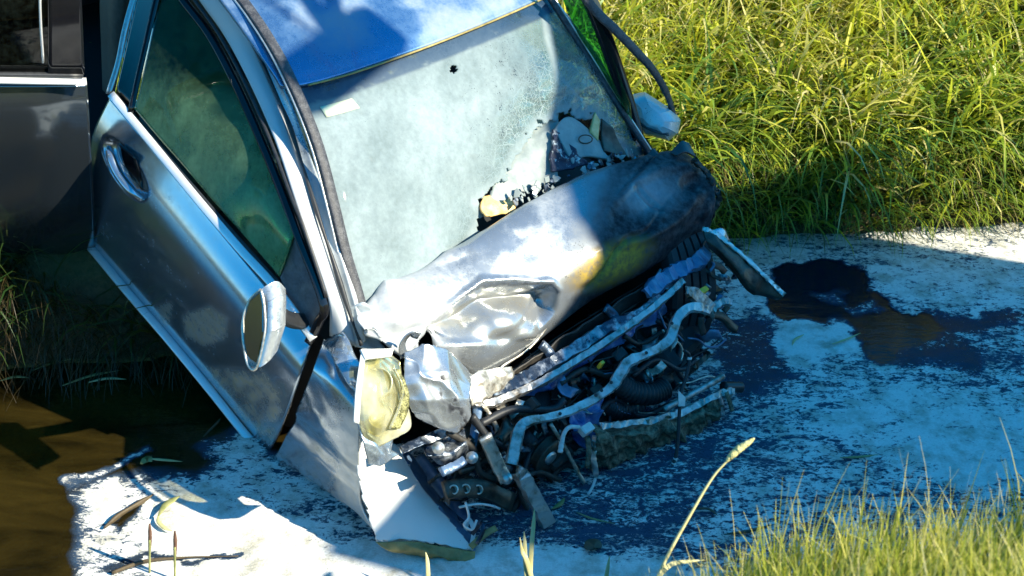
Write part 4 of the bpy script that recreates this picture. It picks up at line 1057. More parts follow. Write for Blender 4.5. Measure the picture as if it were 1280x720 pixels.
# curled lip at the hood's left corner
sweep('hood_lip', [D(505, 447, 4.0), D(503, 430, 3.985), D(512, 418, 3.98), D(524, 420, 3.99)], rect(.03, .004), 'hood', hood, 16, ref=CF)
sweep('hood_rim', [D(536, 433, 4.16), D(600, 473, 4.27), D(632, 455, 4.34), D(664, 433, 4.42), D(690, 398, 4.45), D(700, 366, 4.44)], circ(.004, 6), 'burnt_metal', hood, 40)
patch('torn_flange', [[D(838, 190, 4.80), D(852, 176, 4.84), D(862, 178, 4.86)], [D(846, 194, 4.8), D(858, 190, 4.82), D(872, 196, 4.85)]], 10, 16, 'black_plastic', hood, .006, crumple=.01)
patch('torn_flange', [[D(806, 196, 4.82), D(818, 184, 4.86)], [D(812, 200, 4.82), D(826, 194, 4.84)]], 8, 8, 'black_plastic', hood, .006, crumple=.008)
sweep('torn_flange', [D(866, 198, 4.8), D(884, 216, 4.82), D(894, 236, 4.84), D(898, 248, 4.86), D(888, 270, 4.86)], rect(.02, .008), 'soot', hood, 30, wob=.012)

# grey flap hanging below the hood's corner
patch('hood_flap', [[FR(506, 440, .05), FR(530, 430, .03), FR(560, 436, .02), FR(592, 468, .02)], [FR(505, 470, .02), FR(530, 465, -.01), FR(562, 466, -.03), FR(590, 482, -.03)], [FR(508, 500, .02), FR(532, 502, -.015), FR(562, 500, -.04), FR(588, 498, -.05)], [FR(520, 522, .03), FR(544, 534, .0), FR(572, 542, -.01), FR(588, 520, -.03)]], 60, 60, 'hood', W, .005, crumple=.007, cscale=14, jag=.006, linear=(True, True),
      attrs={'dust': ATW(.05), 'spots': lambda px, py, u, v: .6 + .4 * sstep(30, 5, np.hypot(px - 555, py - 485)), 'scorch': lambda px, py, u, v: .95 * sstep(22, 4, np.abs((px - 552) - (py - 480) * .55)) * sstep(.42, .6, fbm(px / 8, py / 8)) * sstep(455, 470, py)})
# headlight: lens in a white frame, with a honeycomb strip
hl = patch('headlight', [[FR(455, 440, .06), FR(478, 436, .05), FR(500, 452, .04)], [FR(450, 480, .03), FR(476, 480, .0), FR(506, 492, .02)], [FR(449, 525, .02), FR(474, 525, -.01), FR(514, 532, .01)], [FR(462, 568, .02), FR(478, 556, .01), FR(498, 546, .02)]], 40, 40, 'lens', W, .012, crumple=.002, cscale=12)
patch('headlight_bezel', [[FR(452, 436, .03), FR(458, 436, .02)], [FR(445, 485, .0), FR(452, 486, -.01)], [FR(442, 528, .0), FR(449, 530, -.01)]], 24, 6, 'white_plastic', hl, .01, attrs={'dust': ATW(.5)})
patch('headlight_bezel', [[FR(452, 436, .02), FR(492, 436, .02)], [FR(458, 448, .0), FR(490, 444, .0)]], 6, 16, 'white_plastic', hl, .01, attrs={'dust': ATW(.5)}, crumple=.006)
sweep('lens_rib', [FR(491, 458, .0), FR(503, 484, -.015), FR(499, 508, -.02), FR(487, 536, -.02)], circ(.004, 6), 'lens', hl, 24)
patch('lamp_mesh', [[FR(492, 460, -.004), FR(500, 462, -.002)], [FR(502, 484, -.018), FR(511, 490, -.012)], [FR(499, 510, -.022), FR(510, 514, -.014)], [FR(488, 536, -.022), FR(500, 536, -.014)]], 24, 6, 'mesh_strip', hl, .003)
patch('headlight_shell', [[FR(447, 530, .03), FR(466, 545, .02), FR(492, 548, .03)], [FR(455, 560, .02), FR(470, 570, .01), FR(490, 562, .03)], [FR(461, 580, .02), FR(475, 583, .02), FR(500, 568, .03)]], 20, 20, 'paint_dirty', hl, .006, crumple=.008, cscale=16, linear=(True, True))

patch('headlight_backing', [[FR(458, 444, .10), FR(478, 440, .10), FR(500, 456, .09)], [FR(454, 500, .08), FR(476, 500, .09), FR(508, 505, .08)], [FR(462, 562, .06), FR(478, 552, .06), FR(500, 542, .06)]], 16, 16, 'reflector', hl, .01, crumple=.01, cscale=20)
for px, py, r in ((472, 478, .042), (476, 520, .036)):
    ax2 = O - FR(px, py); bw = lathe('reflector_bowl', FR(px, py, .07), ax2, [(.006, .0), (r * .6, .008), (r * .9, .026), (r, .044), (r * 1.08, .044), (r * 1.0, .03)], 'reflector', hl, 24)
    lathe('bulb', FR(px, py, .06), ax2, [(.006, -.01), (.008, .012), (.004, .022)], 'chrome', hl, 10)
# ---- near fender and bumper corner
fc = [[(405, 424, -.81), (430, 442, -.80), (452, 468, -.775)],
      [(391, 462, -.885), (421, 480, -.875), (450, 505, -.85)],
      [(378, 496, -.90), (412, 522, -.90), (450, 545, -.87)],
      [(360, 538, -.898), (400, 566, -.90), (448, 590, -.89)],
      [(347, 566, -.885), (388, 590, -.89), (450, 630, -.895)],
      [(338, 572, -.87), (382, 596, -.875), (470, 662, -.90)]]
def farch(px, py, u, v):
    return -0.014 * sstep(20, 0, np.abs((py - 560) - (px - 400) * .85)) + .005 * np.sin(px / 16 + py / 30) * sstep(400, 440, px)
patch('front_fender', [[CY(*p) for p in r] for r in fc], 70, 60, 'paint', W, .006, disp=farch, crumple=.003, attrs={'dust': lambda px, py, u, v: .10 + .35 * sstep(470, 560, py) * sstep(400, 440, px), 'tan': lambda px, py, u, v: .22 * sstep(520, 600, py)})  # low tan puts the brown reflection into the paint
patch('crumpled_plate', [[CY(402, 428, -.82), CY(418, 420, -.80), CY(430, 416, -.79)], [CY(418, 450, -.87), CY(432, 440, -.84), CY(444, 438, -.80)], [CY(438, 484, -.90), CY(446, 476, -.86), CY(455, 462, -.81)], [CY(448, 504, -.91), CY(453, 500, -.87), CY(457, 492, -.82)]], 40, 24, 'paint_dirty', W, .005, crumple=.012, cscale=14)
patch('cowl_corner', [[CY(436, 384, -.74), CY(456, 378, -.70), CY(470, 392, -.66)], [CY(444, 412, -.74), CY(456, 410, -.70), CY(472, 418, -.66)], [CY(440, 432, -.76), CY(458, 436, -.72), CY(482, 440, -.66)]], 16, 16, 'paint_dirty', W, .006, crumple=.012, cscale=16, attrs={'dust': ATW(.3)})
bc = [[(446, 534, 4.06), (472, 542, 4.12), (498, 558, 4.20)],
      [(446, 575, 4.03), (486, 582, 4.09), (524, 604, 4.16)],
      [(452, 612, 4.02), (502, 622, 4.07), (550, 636, 4.13)],
      [(462, 645, 4.01), (514, 652, 4.05), (574, 664, 4.10)],
      [(470, 676, 4.00), (524, 676, 4.04), (592, 688, 4.07)]]
bump = patch('bumper_corner', [[D(*p) for p in r] for r in bc], 60, 60, 'white_plastic', W, .008, crumple=.004, cscale=6, attrs={'dust': ATW(.5), 'spots': lambda px, py, u, v: .45 * sstep(20, -10, np.abs((px - 535) - (py - 620) * .75) - 12)}, jag=.01)
patch('bumper_lip', [[D(470, 678, 3.995), D(520, 677, 4.035), D(560, 684, 4.055), D(594, 690, 4.065)], [D(486, 690, 4.01), D(530, 692, 4.03), D(565, 700, 4.04), D(592, 705, 4.05)], [D(500, 692, 4.07), D(540, 696, 4.07), D(570, 702, 4.07), D(590, 704, 4.08)]], 20, 50, 'ochre', bump, .006, crumple=.008, cscale=20)  # ochre puts the olive reflection into the lip's colour
patch('bumper_return', [[D(499, 559, 4.205), D(514, 566, 4.32)], [D(525, 605, 4.165), D(540, 606, 4.28)], [D(551, 637, 4.135), D(566, 640, 4.24)], [D(593, 688, 4.075), D(602, 680, 4.13)]], 30, 10, 'blue_metal', bump, .008, crumple=.008, cscale=24)
tube('fender_brace', [D(524, 572, 4.40), D(545, 602, 4.35), D(565, 630, 4.29), D(588, 660, 4.21)], .026, 'blue_metal', W, 30, scale=[.8, 1, 1.05, .95, 1.1, 1])
for t in (.3, .55):
    p0 = np.array([524 + 64 * t, 572 + 88 * t]); c_ = D(p0[0], p0[1], 4.36 - .19 * t)
    tube('brace_clip', [c_ + (D(p0[0] + 12, p0[1] - 9, 4.3 - .19 * t) - c_) * s_ for s_ in (-1, 0, 1)], .006, 'burnt_metal', W, 8)
sweep('torn_strip', [D(580, 668, 4.14), D(586, 650, 4.13), D(592, 664, 4.11), D(588, 688, 4.08)], rect(.014, .004), 'white_cable', W, 20)
sweep('torn_strip', [D(590, 668, 4.08), D(600, 655, 4.07), D(604, 662, 4.06), D(596, 680, 4.06)], rect(.014, .004), 'rib_metal', W, 20)
sweep('torn_strip', [D(588, 684, 4.06), D(606, 668, 4.08), D(620, 660, 4.12)], rect(.02, .006), 'ochre', W, 14)

# ---- radiator support: stacked steel ribs under the hood
sheet = lambda name, a, c, mat, th=.005, cr_=.008, nu=14, nv=70, at=None: patch(name, [a, [(p + q) / 2 + MW.T[2] * -.0 for p, q in zip(a, c)], c], nu, nv, mat, W, th, crumple=cr_, cscale=16, attrs=at)
def line(pts, off): return [FR(x, y, off + (o if o else 0)) for x, y, *r in pts for o in [r[0] if r else 0]]
sheet('grille_panel', line([(590, 478), (640, 466), (700, 425), (780, 375), (850, 330), (885, 300)], .10), line([(598, 500), (645, 480), (705, 445), (785, 395), (850, 348), (884, 322)], .16), 'soot')
A1 = [(586, 476), (612, 474), (650, 462), (690, 432), (740, 404), (790, 376), (850, 338), (884, 312)]
sweep('upper_rail', line([(596, 492), (640, 480), (672, 462), (720, 434), (760, 408), (800, 392), (826, 370)], .06), angle_prof(.034, .03, .004), 'rib_metal', W, 46, smooth=False, wob=.008)
sweep('upper_rail', line([(808, 366), (830, 348), (850, 336), (872, 326), (884, 312)], .05), angle_prof(.05, .04, .004), 'blue_metal', W, 26, smooth=False, wob=.012, scale=[.6, 1, .8, 1.1, .7, 1, .6])
sheet('rail_web', line([(598, 494), (680, 462), (760, 412), (826, 374)], .09), line([(604, 512), (690, 482), (770, 432), (836, 392)], .12), 'blue_plastic', .004, .02)
sweep('middle_rail', line([(586, 500), (610, 503), (640, 492), (680, 474), (720, 450), (760, 424), (800, 396), (830, 372), (854, 350)], .03), angle_prof(.018, .03, .003), 'beam', W, 60, smooth=False, wob=.005)
for k, (a, c) in enumerate((((615, 486), (600, 470)), ((690, 452), (676, 430)), ((770, 404), (756, 384)), ((836, 362), (822, 340)))):
    sweep('rail_bracket', [FR(a[0], a[1], .06), FR((a[0] + c[0]) / 2 + 4, (a[1] + c[1]) / 2, .09), FR(c[0], c[1], .10)], rect(.035, .006), 'rib_metal', W, 10)
for k in range(5):
    o = .16 + .03 * k
    sweep('cooling_fin', line([(600 + 6 * k, 486 - k * 3), (700, 440 - k * 5), (800, 378 - k * 5), (870, 330 - k * 3)], o), rect(.006, .03), 'dark_metal', W, 30, wob=.004)
patch('torn_corner', [[FR(584, 474, .0), FR(600, 462, .02), FR(640, 458, .06)], [FR(586, 490, .0), FR(604, 476, .0), FR(642, 466, .05)], [FR(590, 508, .0), FR(606, 500, .0), FR(630, 486, .04)]], 20, 26, 'burnt_metal', W, .005, crumple=.012, cscale=18, linear=(True, True))
# wavy bumper beam torn loose
sweep('bumper_beam', line([(886, 388), (874, 384), (858, 386), (846, 400), (840, 420), (826, 434), (804, 444), (786, 452), (774, 470), (766, 482), (744, 498), (716, 512), (688, 521), (664, 525), (652, 532), (646, 552), (640, 580)], -.10), angle_prof(.026, .024, .003), 'beam', W, 64, smooth=False, wob=.004, scale=[.9, 1.0, 1, 1.0, 1.1, .9, 1, 1.15, 1.1, .85, .9, .8, .9, 1.0, 1.15, 1.1])
for px, py in ((808, 441), (764, 478), (752, 488), (745, 494), (840, 404), (700, 517)):
    lathe('bolt_hole', FR(px, py, -.112), O - FR(px, py), [(.006, -.002), (.006, .003), (.004, .004)], 'black_plastic', W, 10)
sweep('beam_stub', line([(646, 588), (654, 594), (662, 608), (674, 630), (688, 656)], -.12), angle_prof(.036, .03, .004), 'beam', W, 16, smooth=False, wob=.005, scale=[.7, 1, 1.05, 1, 1.1])
sweep('crash_bracket', line([(858, 362), (868, 366), (882, 378), (890, 386)], -.02), angle_prof(.045, .02, .004), 'beam', W, 14, smooth=False, wob=.006, scale=[.5, .9, 1, 1])
sweep('crash_bracket', line([(890, 388), (897, 380), (906, 376), (914, 377)], .0), angle_prof(.02, .015, .003), 'beam', W, 12, smooth=False, wob=.005)
sweep('crash_bracket', line([(884, 392), (902, 396), (914, 408), (920, 412)], .04), rect(.03, .02), 'dark_metal', W, 16)
# lower bumper: white lip, mesh skin, tube end
sweep('lower_rail', line([(752, 532), (780, 530), (820, 524), (850, 516), (880, 502), (904, 490), (918, 488)], -.10), angle_prof(.018, .03, .003), 'beam', W, 40, smooth=False, wob=.008)
tube('lower_tube', line([(830, 512), (866, 492), (894, 476), (904, 470)], -.05), .012, 'beam', W, 26)
tube('tube_end', line([(904, 484), (918, 484), (926, 484)], -.04), .022, 'black_plastic', W, 14)
patch('bumper_skin', [line([(742, 530), (780, 532), (820, 526), (860, 516), (905, 494)], -.09), line([(746, 548), (780, 545), (820, 540), (866, 528), (906, 508)], -.12), line([(742, 566), (775, 562), (815, 556), (862, 544), (900, 524)], -.07), line([(735, 586), (765, 580), (805, 570), (855, 560), (896, 540)], -.0)], 50, 100, 'rough_foam', W, .008, crumple=.022, cscale=26, jag=.02)
for i in range(5):
    x = 872 + i * 9; y = 528 - i * 6
    sweep('torn_strip', line([(x, y - 14), (x + 4, y - 2), (x + 5 + random.uniform(-3, 3), y + 10)], -.10 + random.uniform(-.02, .03)), rect(.016, .004), 'rib_metal' if i % 2 else 'rough_foam', W, 10)
# loose plate sticking out on the right
patch('loose_plate', [[D(878, 286, 4.72), D(896, 294, 4.74), D(930, 322, 4.76), D(960, 350, 4.78), D(980, 369, 4.80)], [D(882, 300, 4.70), D(900, 312, 4.70), D(925, 340, 4.72), D(944, 362, 4.76), D(976, 374, 4.80)], [D(886, 310, 4.72), D(904, 326, 4.73), D(924, 350, 4.75), D(938, 366, 4.78), D(970, 376, 4.82)]], 20, 50, 'dark_metal', W, .006, crumple=.006, cscale=12)
sweep('plate_edge', [D(878, 286, 4.715), D(896, 293, 4.735), D(930, 321, 4.755), D(960, 349, 4.775), D(980, 369, 4.795)], rect(.016, .006), 'bare_metal', W, 40, wob=.006)
patch('torn_flange', [[D(882, 290, 4.74), D(904, 286, 4.78), D(912, 300, 4.80)], [D(890, 298, 4.74), D(904, 300, 4.76), D(908, 306, 4.78)]], 8, 12, 'paint_dirty', W, .005, crumple=.01)
# right-hand crumpled bits
for i in range(14):
    px = random.uniform(872, 915); py = random.uniform(310, 400); o = random.uniform(.0, .12)
    a = random.uniform(-.5, 1.2); l = random.uniform(10, 22)
    p0 = FR(px, py, o); p1 = FR(px + l * math.sin(a), py + l * math.cos(a), o + random.uniform(-.03, .03))
    sweep('crumpled_bracket', [p0, (p0 + p1) / 2 + (rng.random(3) - .5) * .03, p1], rect(random.uniform(.01, .03), .006), ['dark_metal', 'rib_metal', 'soot', 'blue_metal'][i % 4], W, 10)
box('fuse_cover', FR(878, 364, -.0), CL, CU, CF, .05, .022, .02, 'yellow', W)

# ---- far front wheel
wc = D(868, 412, 4.93) - CF * .26 - CU * .02
ax_ = CL * .93 + CF * .36
prof = [(.20, -.10), (.27, -.11), (.305, -.10)]
for k in range(5):
    x0 = -.088 + k * .037
    prof += [(.318, x0), (.318, x0 + .027), (.306, x0 + .029), (.306, x0 + .035)]
prof += [(.305, .10), (.27, .11), (.20, .10)]
wheel = lathe('front_wheel', wc, ax_, [(.03, -.05), (.19, -.06), (.205, -.095), (.205, .095), (.19, .06), (.03, .05)], 'dark_metal', W, 30)
lathe('tyre', wc, ax_, prof, 'tyre', wheel, 64, smooth=False)
for y in (-.78, .78):
    wc2 = car(-2.55, y, .31)
    w2 = lathe('rear_wheel', wc2, CL, [(.03, -.05), (.19, -.06), (.205, -.09), (.205, .09), (.19, .06), (.03, .05)], 'bare_metal', W, 24)
    lathe('tyre', wc2, CL, [(.2, -.1), (.27, -.11), (.315, -.09), (.315, .09), (.27, .11), (.2, .1)], 'tyre', w2, 40)

# ---- engine bay
def ebox(name, px, py, off, sx, sy, sz, mat, tw=0.0, taper=.9):
    a = CL * math.cos(tw) + CU * math.sin(tw); c = CU * math.cos(tw) - CL * math.sin(tw)
    return box(name, FR(px, py, off), a, c, CF, sx, sy, sz, mat, W, taper)
ebox('engine_block', 720, 505, .42, .62, .36, .34, 'soot', -.15)
ebox('engine_cover', 700, 490, .28, .40, .16, .16, 'black_plastic', -.2)
ebox('gearbox', 640, 560, .34, .30, .26, .28, 'dark_metal', .2)
ebox('radiator_tank', 800, 480, .20, .34, .10, .10, 'black_plastic', .5)
ebox('air_box', 830, 430, .26, .24, .18, .2, 'black_plastic', .4)
ebox('battery', 770, 440, .30, .22, .16, .18, 'soot', .3)
ebox('subframe', 700, 610, .22, .70, .07, .10, 'dark_metal', -.06)
ebox('pump', 690, 565, .10, .10, .10, .12, 'soot', .4)
ebox('bracket_block', 590, 545, .14, .16, .08, .10, 'dark_metal', -.4)
pul = lathe('pulley', FR(685, 570, .04), CF * .9 + CU * .3, [(.02, -.02), (.075, -.02), (.078, -.012), (.07, -.006), (.078, 0), (.07, .006), (.078, .012), (.075, .02), (.03, .024)], 'dark_metal', W, 28)
lathe('pulley_hub', FR(685, 570, .01), CF * .9 + CU * .3, [(.025, -.01), (.025, .016), (.012, .018)], 'bare_metal', pul, 14)
lathe('alternator', FR(640, 520, .16), CL, [(.03, -.07), (.06, -.065), (.065, -.03), (.06, 0), (.065, .03), (.06, .065), (.03, .07)], 'dark_metal', W, 24)
# link arms with bolts, a three-holed bracket, pipes
def arm(pts, off, w, mat, name='link_arm', th=.018):
    o = sweep(name, line(pts, off), rect(w, th, .4), mat, W, 18, wob=.003); return o
arm([(606, 545), (615, 565), (624, 585), (632, 600)], -.02, .045, 'burnt_metal')
for px, py, o in ((633, 598, -.035), (590, 572, -.03), (548, 560, -.02)):
    bt = lathe('bolt', FR(px, py, o), O - FR(px, py), [(.020, -.01), (.020, .0), (.012, .002), (.012, .012), (.008, .014)], 'bare_metal', W, 14)
ba = arm([(556, 613), (580, 610), (606, 612), (640, 628)], .0, .06, 'dark_metal', 'holed_bracket')
for px, py in ((567, 612), (582, 611), (598, 612)):
    lathe('bracket_hole', FR(px, py, -.012), O - FR(px, py), [(.016, -.004), (.016, .006), (.011, .007), (.011, -.002)], 'burnt_metal', ba, 16)
arm([(552, 590), (566, 584), (580, 576)], -.02, .03, 'blue_metal', 'link_arm')
arm([(600, 470), (596, 520), (590, 560)], .06, .03, 'blue_metal', 'strut')
patch('heat_shield', [line([(530, 556), (556, 552), (580, 535)], .05), line([(536, 570), (562, 568), (584, 552)], .0), line([(546, 580), (566, 582), (588, 566)], .04)], 24, 30, 'rib_metal', W, .004, crumple=.008, cscale=18)
patch('heat_shield', [line([(500, 556), (530, 545), (560, 530)], .07), line([(505, 566), (532, 556), (562, 545)], .05)], 10, 20, 'rib_metal', W, .004, crumple=.012, cscale=22)
# blue crumpled sheet in the middle and the white plug below it
patch('plastic_sheet', [line([(716, 505), (735, 498), (752, 502)], .03), line([(712, 528), (732, 530), (750, 524)], -.02), line([(718, 552), (736, 560), (748, 545)], .02)], 30, 30, 'blue_plastic', W, .003, crumple=.03, cscale=24)
ebox('plug', 733, 537, -.10, .05, .03, .03, 'white_cable', .0)
tube('plug_pipe', line([(724, 534), (712, 534), (705, 542), (702, 556)], -.10), .0075, 'white_cable', W, 24)
tube('nozzle', line([(702, 552), (701, 560), (700, 566)], -.10), .010, 'white_cable', W, 20, scale=[1, .8, 1, .8, 1, .8])
sweep('torn_strip', line([(734, 545), (736, 565), (734, 585)], -.10), rect(.016, .006), 'rough_foam', W, 14, wob=.006)
sweep('torn_strip', line([(744, 545), (742, 570), (745, 596)], -.08), rect(.018, .006), 'bare_metal', W, 14, wob=.006)
tube('dipstick', line([(744, 598), (741, 608), (735, 618)], -.10), .005, 'white_cable', W, 12)
tube('pale_strut', line([(688, 530), (704, 555), (718, 582), (730, 604)], -.02), .007, 'burnt_metal', W, 20, wob=.003)
# corrugated hoses
hose('corrugated_hose', line([(770, 478), (790, 490), (815, 492), (832, 484)], .02), .042, 'black_rubber', W, 16)
hose('corrugated_hose', line([(755, 505), (775, 512), (800, 508)], .08), .038, 'black_rubber', W, 12)
hose('corrugated_hose', line([(655, 545), (668, 560), (664, 590)], .06), .026, 'black_rubber', W, 14)
for pts, off, r, m_ in (
        ([(600, 530), (640, 512), (690, 512), (705, 500)], .02, .014, 'black_rubber'), ([(590, 520), (612, 548), (640, 560)], .0, .013, 'black_rubber'),
        ([(652, 600), (664, 566), (690, 545), (720, 560)], .05, .012, 'black_rubber'), ([(600, 600), (632, 576), (660, 600), (640, 640)], .06, .012, 'soot'),
        ([(742, 520), (770, 500), (800, 520), (840, 505)], .05, .012, 'black_rubber'), ([(790, 470), (820, 450), (850, 462), (870, 450)], .05, .010, 'black_rubber'),
        ([(560, 540), (590, 560), (600, 590), (620, 600)], .02, .012, 'soot'), ([(686, 600), (706, 580), (730, 590)], .08, .013, 'soot'),
        ([(820, 400), (850, 420), (846, 460), (860, 480)], .10, .010, 'black_rubber'), ([(700, 480), (730, 462), (760, 470), (775, 460)], .06, .011, 'soot'),
        ([(780, 420), (800, 430), (830, 415), (852, 410)], .08, .010, 'soot'), ([(610, 516), (622, 540), (612, 568), (626, 590)], .05, .009, 'burnt_metal'),
        ([(575, 590), (600, 580), (622, 560)], .03, .010, 'dark_metal'), ([(660, 640), (650, 610), (670, 590), (700, 600)], .03, .010, 'soot')):
    tube('engine_hose', line(pts, off), r, m_, W, 30, 8)
for i in range(120):
    px = random.uniform(560, 870); lo = np.interp(px, [585, 680, 760, 870], [530, 480, 450, 400]); hi = np.interp(px, [585, 650, 740, 870], [625, 630, 545, 480])
    py = random.uniform(lo, hi); o = random.uniform(.02, .18)
    pts = [(px, py)]
    a = random.uniform(0, 6.28)
    for q in range(4):
        a += random.uniform(-.9, .9); pts.append((pts[-1][0] + 14 * math.cos(a), pts[-1][1] + 12 * math.sin(a)))
    pts = [(x, min(y, hi)) for x, y in pts]
    k = i % 11
    if k < 6: tube('engine_wire', line(pts, o), random.uniform(.002, .005), ['black_rubber', 'soot', 'bare_metal', 'dark_metal', 'burnt_metal', 'blue_metal'][k], W, 18, 6)
    elif k < 9: sweep('metal_scrap', line(pts[:3], o), rect(random.uniform(.01, .028), .004), ['dark_metal', 'rib_metal', 'burnt_metal'][k - 6], W, 8, wob=.006)
    else: ebox('broken_fitting', px, py, o, random.uniform(.03, .07), random.uniform(.02, .05), .04, ['soot', 'black_plastic'][k - 9], random.uniform(-1, 1))
for i in range(95):
    px = random.uniform(560, 900); lo = np.interp(px, [560, 680, 760, 900], [545, 485, 450, 345]); hi = np.interp(px, [560, 650, 740, 900], [625, 630, 545, 440])
    py = random.uniform(lo, hi); o = random.uniform(.0, .16); c_ = FR(px, py, o); sz = random.uniform(.012, .045)
    a1 = rng.normal(size=3); a1 /= np.linalg.norm(a1); a2 = np.cross(a1, rng.normal(size=3)); a2 /= np.linalg.norm(a2)
    rows = [[c_ + a1 * sz * (u_ - 1) * random.uniform(.7, 1.3) + a2 * sz * .6 * (v_ - 1) * random.uniform(.6, 1.4) + np.cross(a1, a2) * random.uniform(-.4, .4) * sz for v_ in range(3)] for u_ in range(3)]
    patch('metal_shard', rows, 5, 5, ['dark_metal', 'rib_metal', 'soot', 'burnt_metal', 'black_plastic', 'blue_metal', 'soot'][i % 7], W, .003, linear=(True, True), jag=.006)
rad = patch('radiator', [line([(620, 512), (720, 470), (840, 398)], .24), line([(640, 560), (735, 520), (850, 450)], .26), line([(650, 600), (740, 560), (856, 486)], .24)], 20, 40, 'soot', W, .03, crumple=.03, cscale=8)
for k in range(16):
    t = k / 15
    sweep('radiator_fin', line([(624 + 30 * t, 514 + 84 * t), (722 + 22 * t, 472 + 86 * t), (842 + 14 * t, 400 + 84 * t)], .20), rect(.004, .012), 'dark_metal', rad, 24, wob=.006)
box('clip', FR(751, 456, -.02), CL, CU, CF, .018, .034, .012, 'yellow', W)
box('clip', FR(822, 436, .02), CL, CU, CF, .02, .014, .012, 'orange', W)
# pale cables
tube('cable', line([(574, 634), (596, 630), (614, 632), (625, 636)], -.02), .004, 'white_cable', W, 24, 6)
tube('cable', line([(582, 628), (586, 646), (580, 656), (590, 662), (596, 650)], -.06), .004, 'white_cable', W, 24, 6)
# hanging sensor lead with a tag
lead = tube('hanging_lead', line([(855, 438), (862, 446), (858, 470), (851, 492), (849, 520), (847, 556), (843, 576), (834, 594), (822, 606)], -.16), .0065, 'black_rubber', W, 60, 8)
for px, py in ((862, 448), (844, 574), (842, 580)):
    lathe('lead_sleeve', FR(px, py, -.16), np.array([.1, 0, 1]), [(.006, -.006), (.008, -.004), (.008, .004), (.006, .006)], 'white_cable', lead, 10)
slab('lead_tag', [FR(848, 488, -.175), FR(857, 497, -.175), FR(856, 508, -.175), FR(848, 508, -.175)], .003, 'white_cable', lead)
tube('lead_plug', line([(822, 606), (818, 609), (812, 611)], -.16), .010, 'yellow_green', lead, 10, 8)

# ---- the rest of the shell, beyond what the picture shows well
rows = [[car(x, .86 + b_, z) for x in (.35, -.4, -1.2, -2.0, -2.9, -3.4)] for z, b_ in ((.95, -.03), (.8, .04), (.55, .05), (.28, .0))]
patch('far_side_panel', rows, 20, 40, 'paint', W, .02, face=CL)
rows = [[car(x, -.86 - b_, z) for x in (-2.0, -2.5, -3.0, -3.4)] for z, b_ in ((.98, -.03), (.8, .04), (.55, .05), (.28, .0))]
patch('rear_quarter', rows, 16, 24, 'paint', W, .02, face=-CL)
rows = [[car(x, y, z) for y in (-.85, -.4, 0, .4, .85)] for x, z in ((-2.35, 1.12), (-2.6, 1.02), (-3.0, 1.0), (-3.4, .92), (-3.5, .55), (-3.42, .3))]
patch('boot_lid', rows, 20, 16, 'paint', W, .02, face=CU)
rows = [[car(x, y, z) for y in (-.6, -.3, 0, .3, .6)] for x, z in ((-1.9, 1.38), (-2.15, 1.26), (-2.4, 1.1))]
patch('rear_window', rows, 10, 12, 'dark_glass', W, .005, face=CU, attrs={'dust': ATW(.1)})
rows = [[CY(x, y, yy) for x, y, yy in r] for r in ([(690, -40, .56), (726, -20, .62)], [(716, 30, .66), (748, 30, .70)], [(752, 90, .74), (770, 84, .76)], [(790, 150, .80), (788, 130, .81)])]
patch('far_window', rows, 24, 10, 'side_glass', W, .004, attrs={'dust': ATW(.12)})

# ================================================================== SMALL THINGS ON AND BY THE WATER
M['reed'] = simple('reed_leaf', (0.16, 0.19, 0.05), (0.34, 0.33, 0.14), 0.55, nscale=30)
M['straw'] = simple('pale_straw', (0.42, 0.38, 0.16), (0.62, 0.58, 0.30), 0.5, nscale=30)
M['brown_stem'] = simple('brown_stem', (0.08, 0.04, 0.025), (0.16, 0.08, 0.05), 0.7, nscale=60)
M['twig'] = simple('wet_twig', (0.05, 0.035, 0.02), (0.12, 0.09, 0.05), 0.6, nscale=60)
M['seed'] = simple('seed_head', (0.45, 0.42, 0.14), (0.70, 0.66, 0.34), 0.7, nscale=140, bumpy=1.0)

# tall flowering stem on the near bank
fs = empty('flowering_grass', tuple(D(812, 752, 3.15)))
tag(fs, 'tall grass stem with a pale seed head leaning over the water, front of the bumper', 'grass stem')
st = [D(812, 752, 3.15), D(832, 700, 3.16), D(862, 645, 3.17), D(890, 598, 3.18), D(910, 575, 3.18)]
tube('stem', st, .0045, 'straw', fs, 40, 6, scale=[1.2, 1, .8, .6])
tube('seed_head', [D(908, 577, 3.18), D(918, 566, 3.18), D(930, 557, 3.18), D(943, 548, 3.18)], .0098, 'seed', fs, 30, 10, scale=[.35, .9, 1, .8, .25], wob=.003)
sweep('leaf', [D(822, 722, 3.15), D(838, 706, 3.16), D(858, 702, 3.17), D(880, 700, 3.18)], rect(.012, .002), 'straw', fs, 20, scale=[1, 1, .7, .1])

# cattail-like young shoots in front
def shoot(loc_px, pts, label, widths=.010):
    o = empty('grass_shoot', tuple(D(*loc_px)))
    tag(o, label, 'grass shoot', 'single shoots in front')
    for p in pts: sweep('blade', [D(*q) for q in p], rect(widths, .003, .5), 'straw', o, 20, scale=[1, 1.1, .9, .15])
    return o
shoot((665, 735, 3.75), [[(662, 735, 3.75), (664, 690, 3.75), (667, 655, 3.76), (668, 636, 3.76)], [(660, 735, 3.75), (657, 705, 3.74), (656, 680, 3.74), (655, 664, 3.74)], [(668, 735, 3.75), (658, 700, 3.73), (653, 690, 3.73), (650, 672, 3.72)]], 'pale grass shoot of three blades below the broken beam end', .013)
shoot((535, 735, 3.85), [[(535, 735, 3.85), (535, 715, 3.85), (534, 700, 3.85), (532, 690, 3.85)]], 'short pale blade standing right below the ochre bumper lip', .012)
shoot((757, 740, 3.75), [[(757, 740, 3.75), (758, 722, 3.75), (760, 708, 3.75), (762, 695, 3.75)]], 'short pale blade alone at the bottom edge, left of the tall grass', .012)
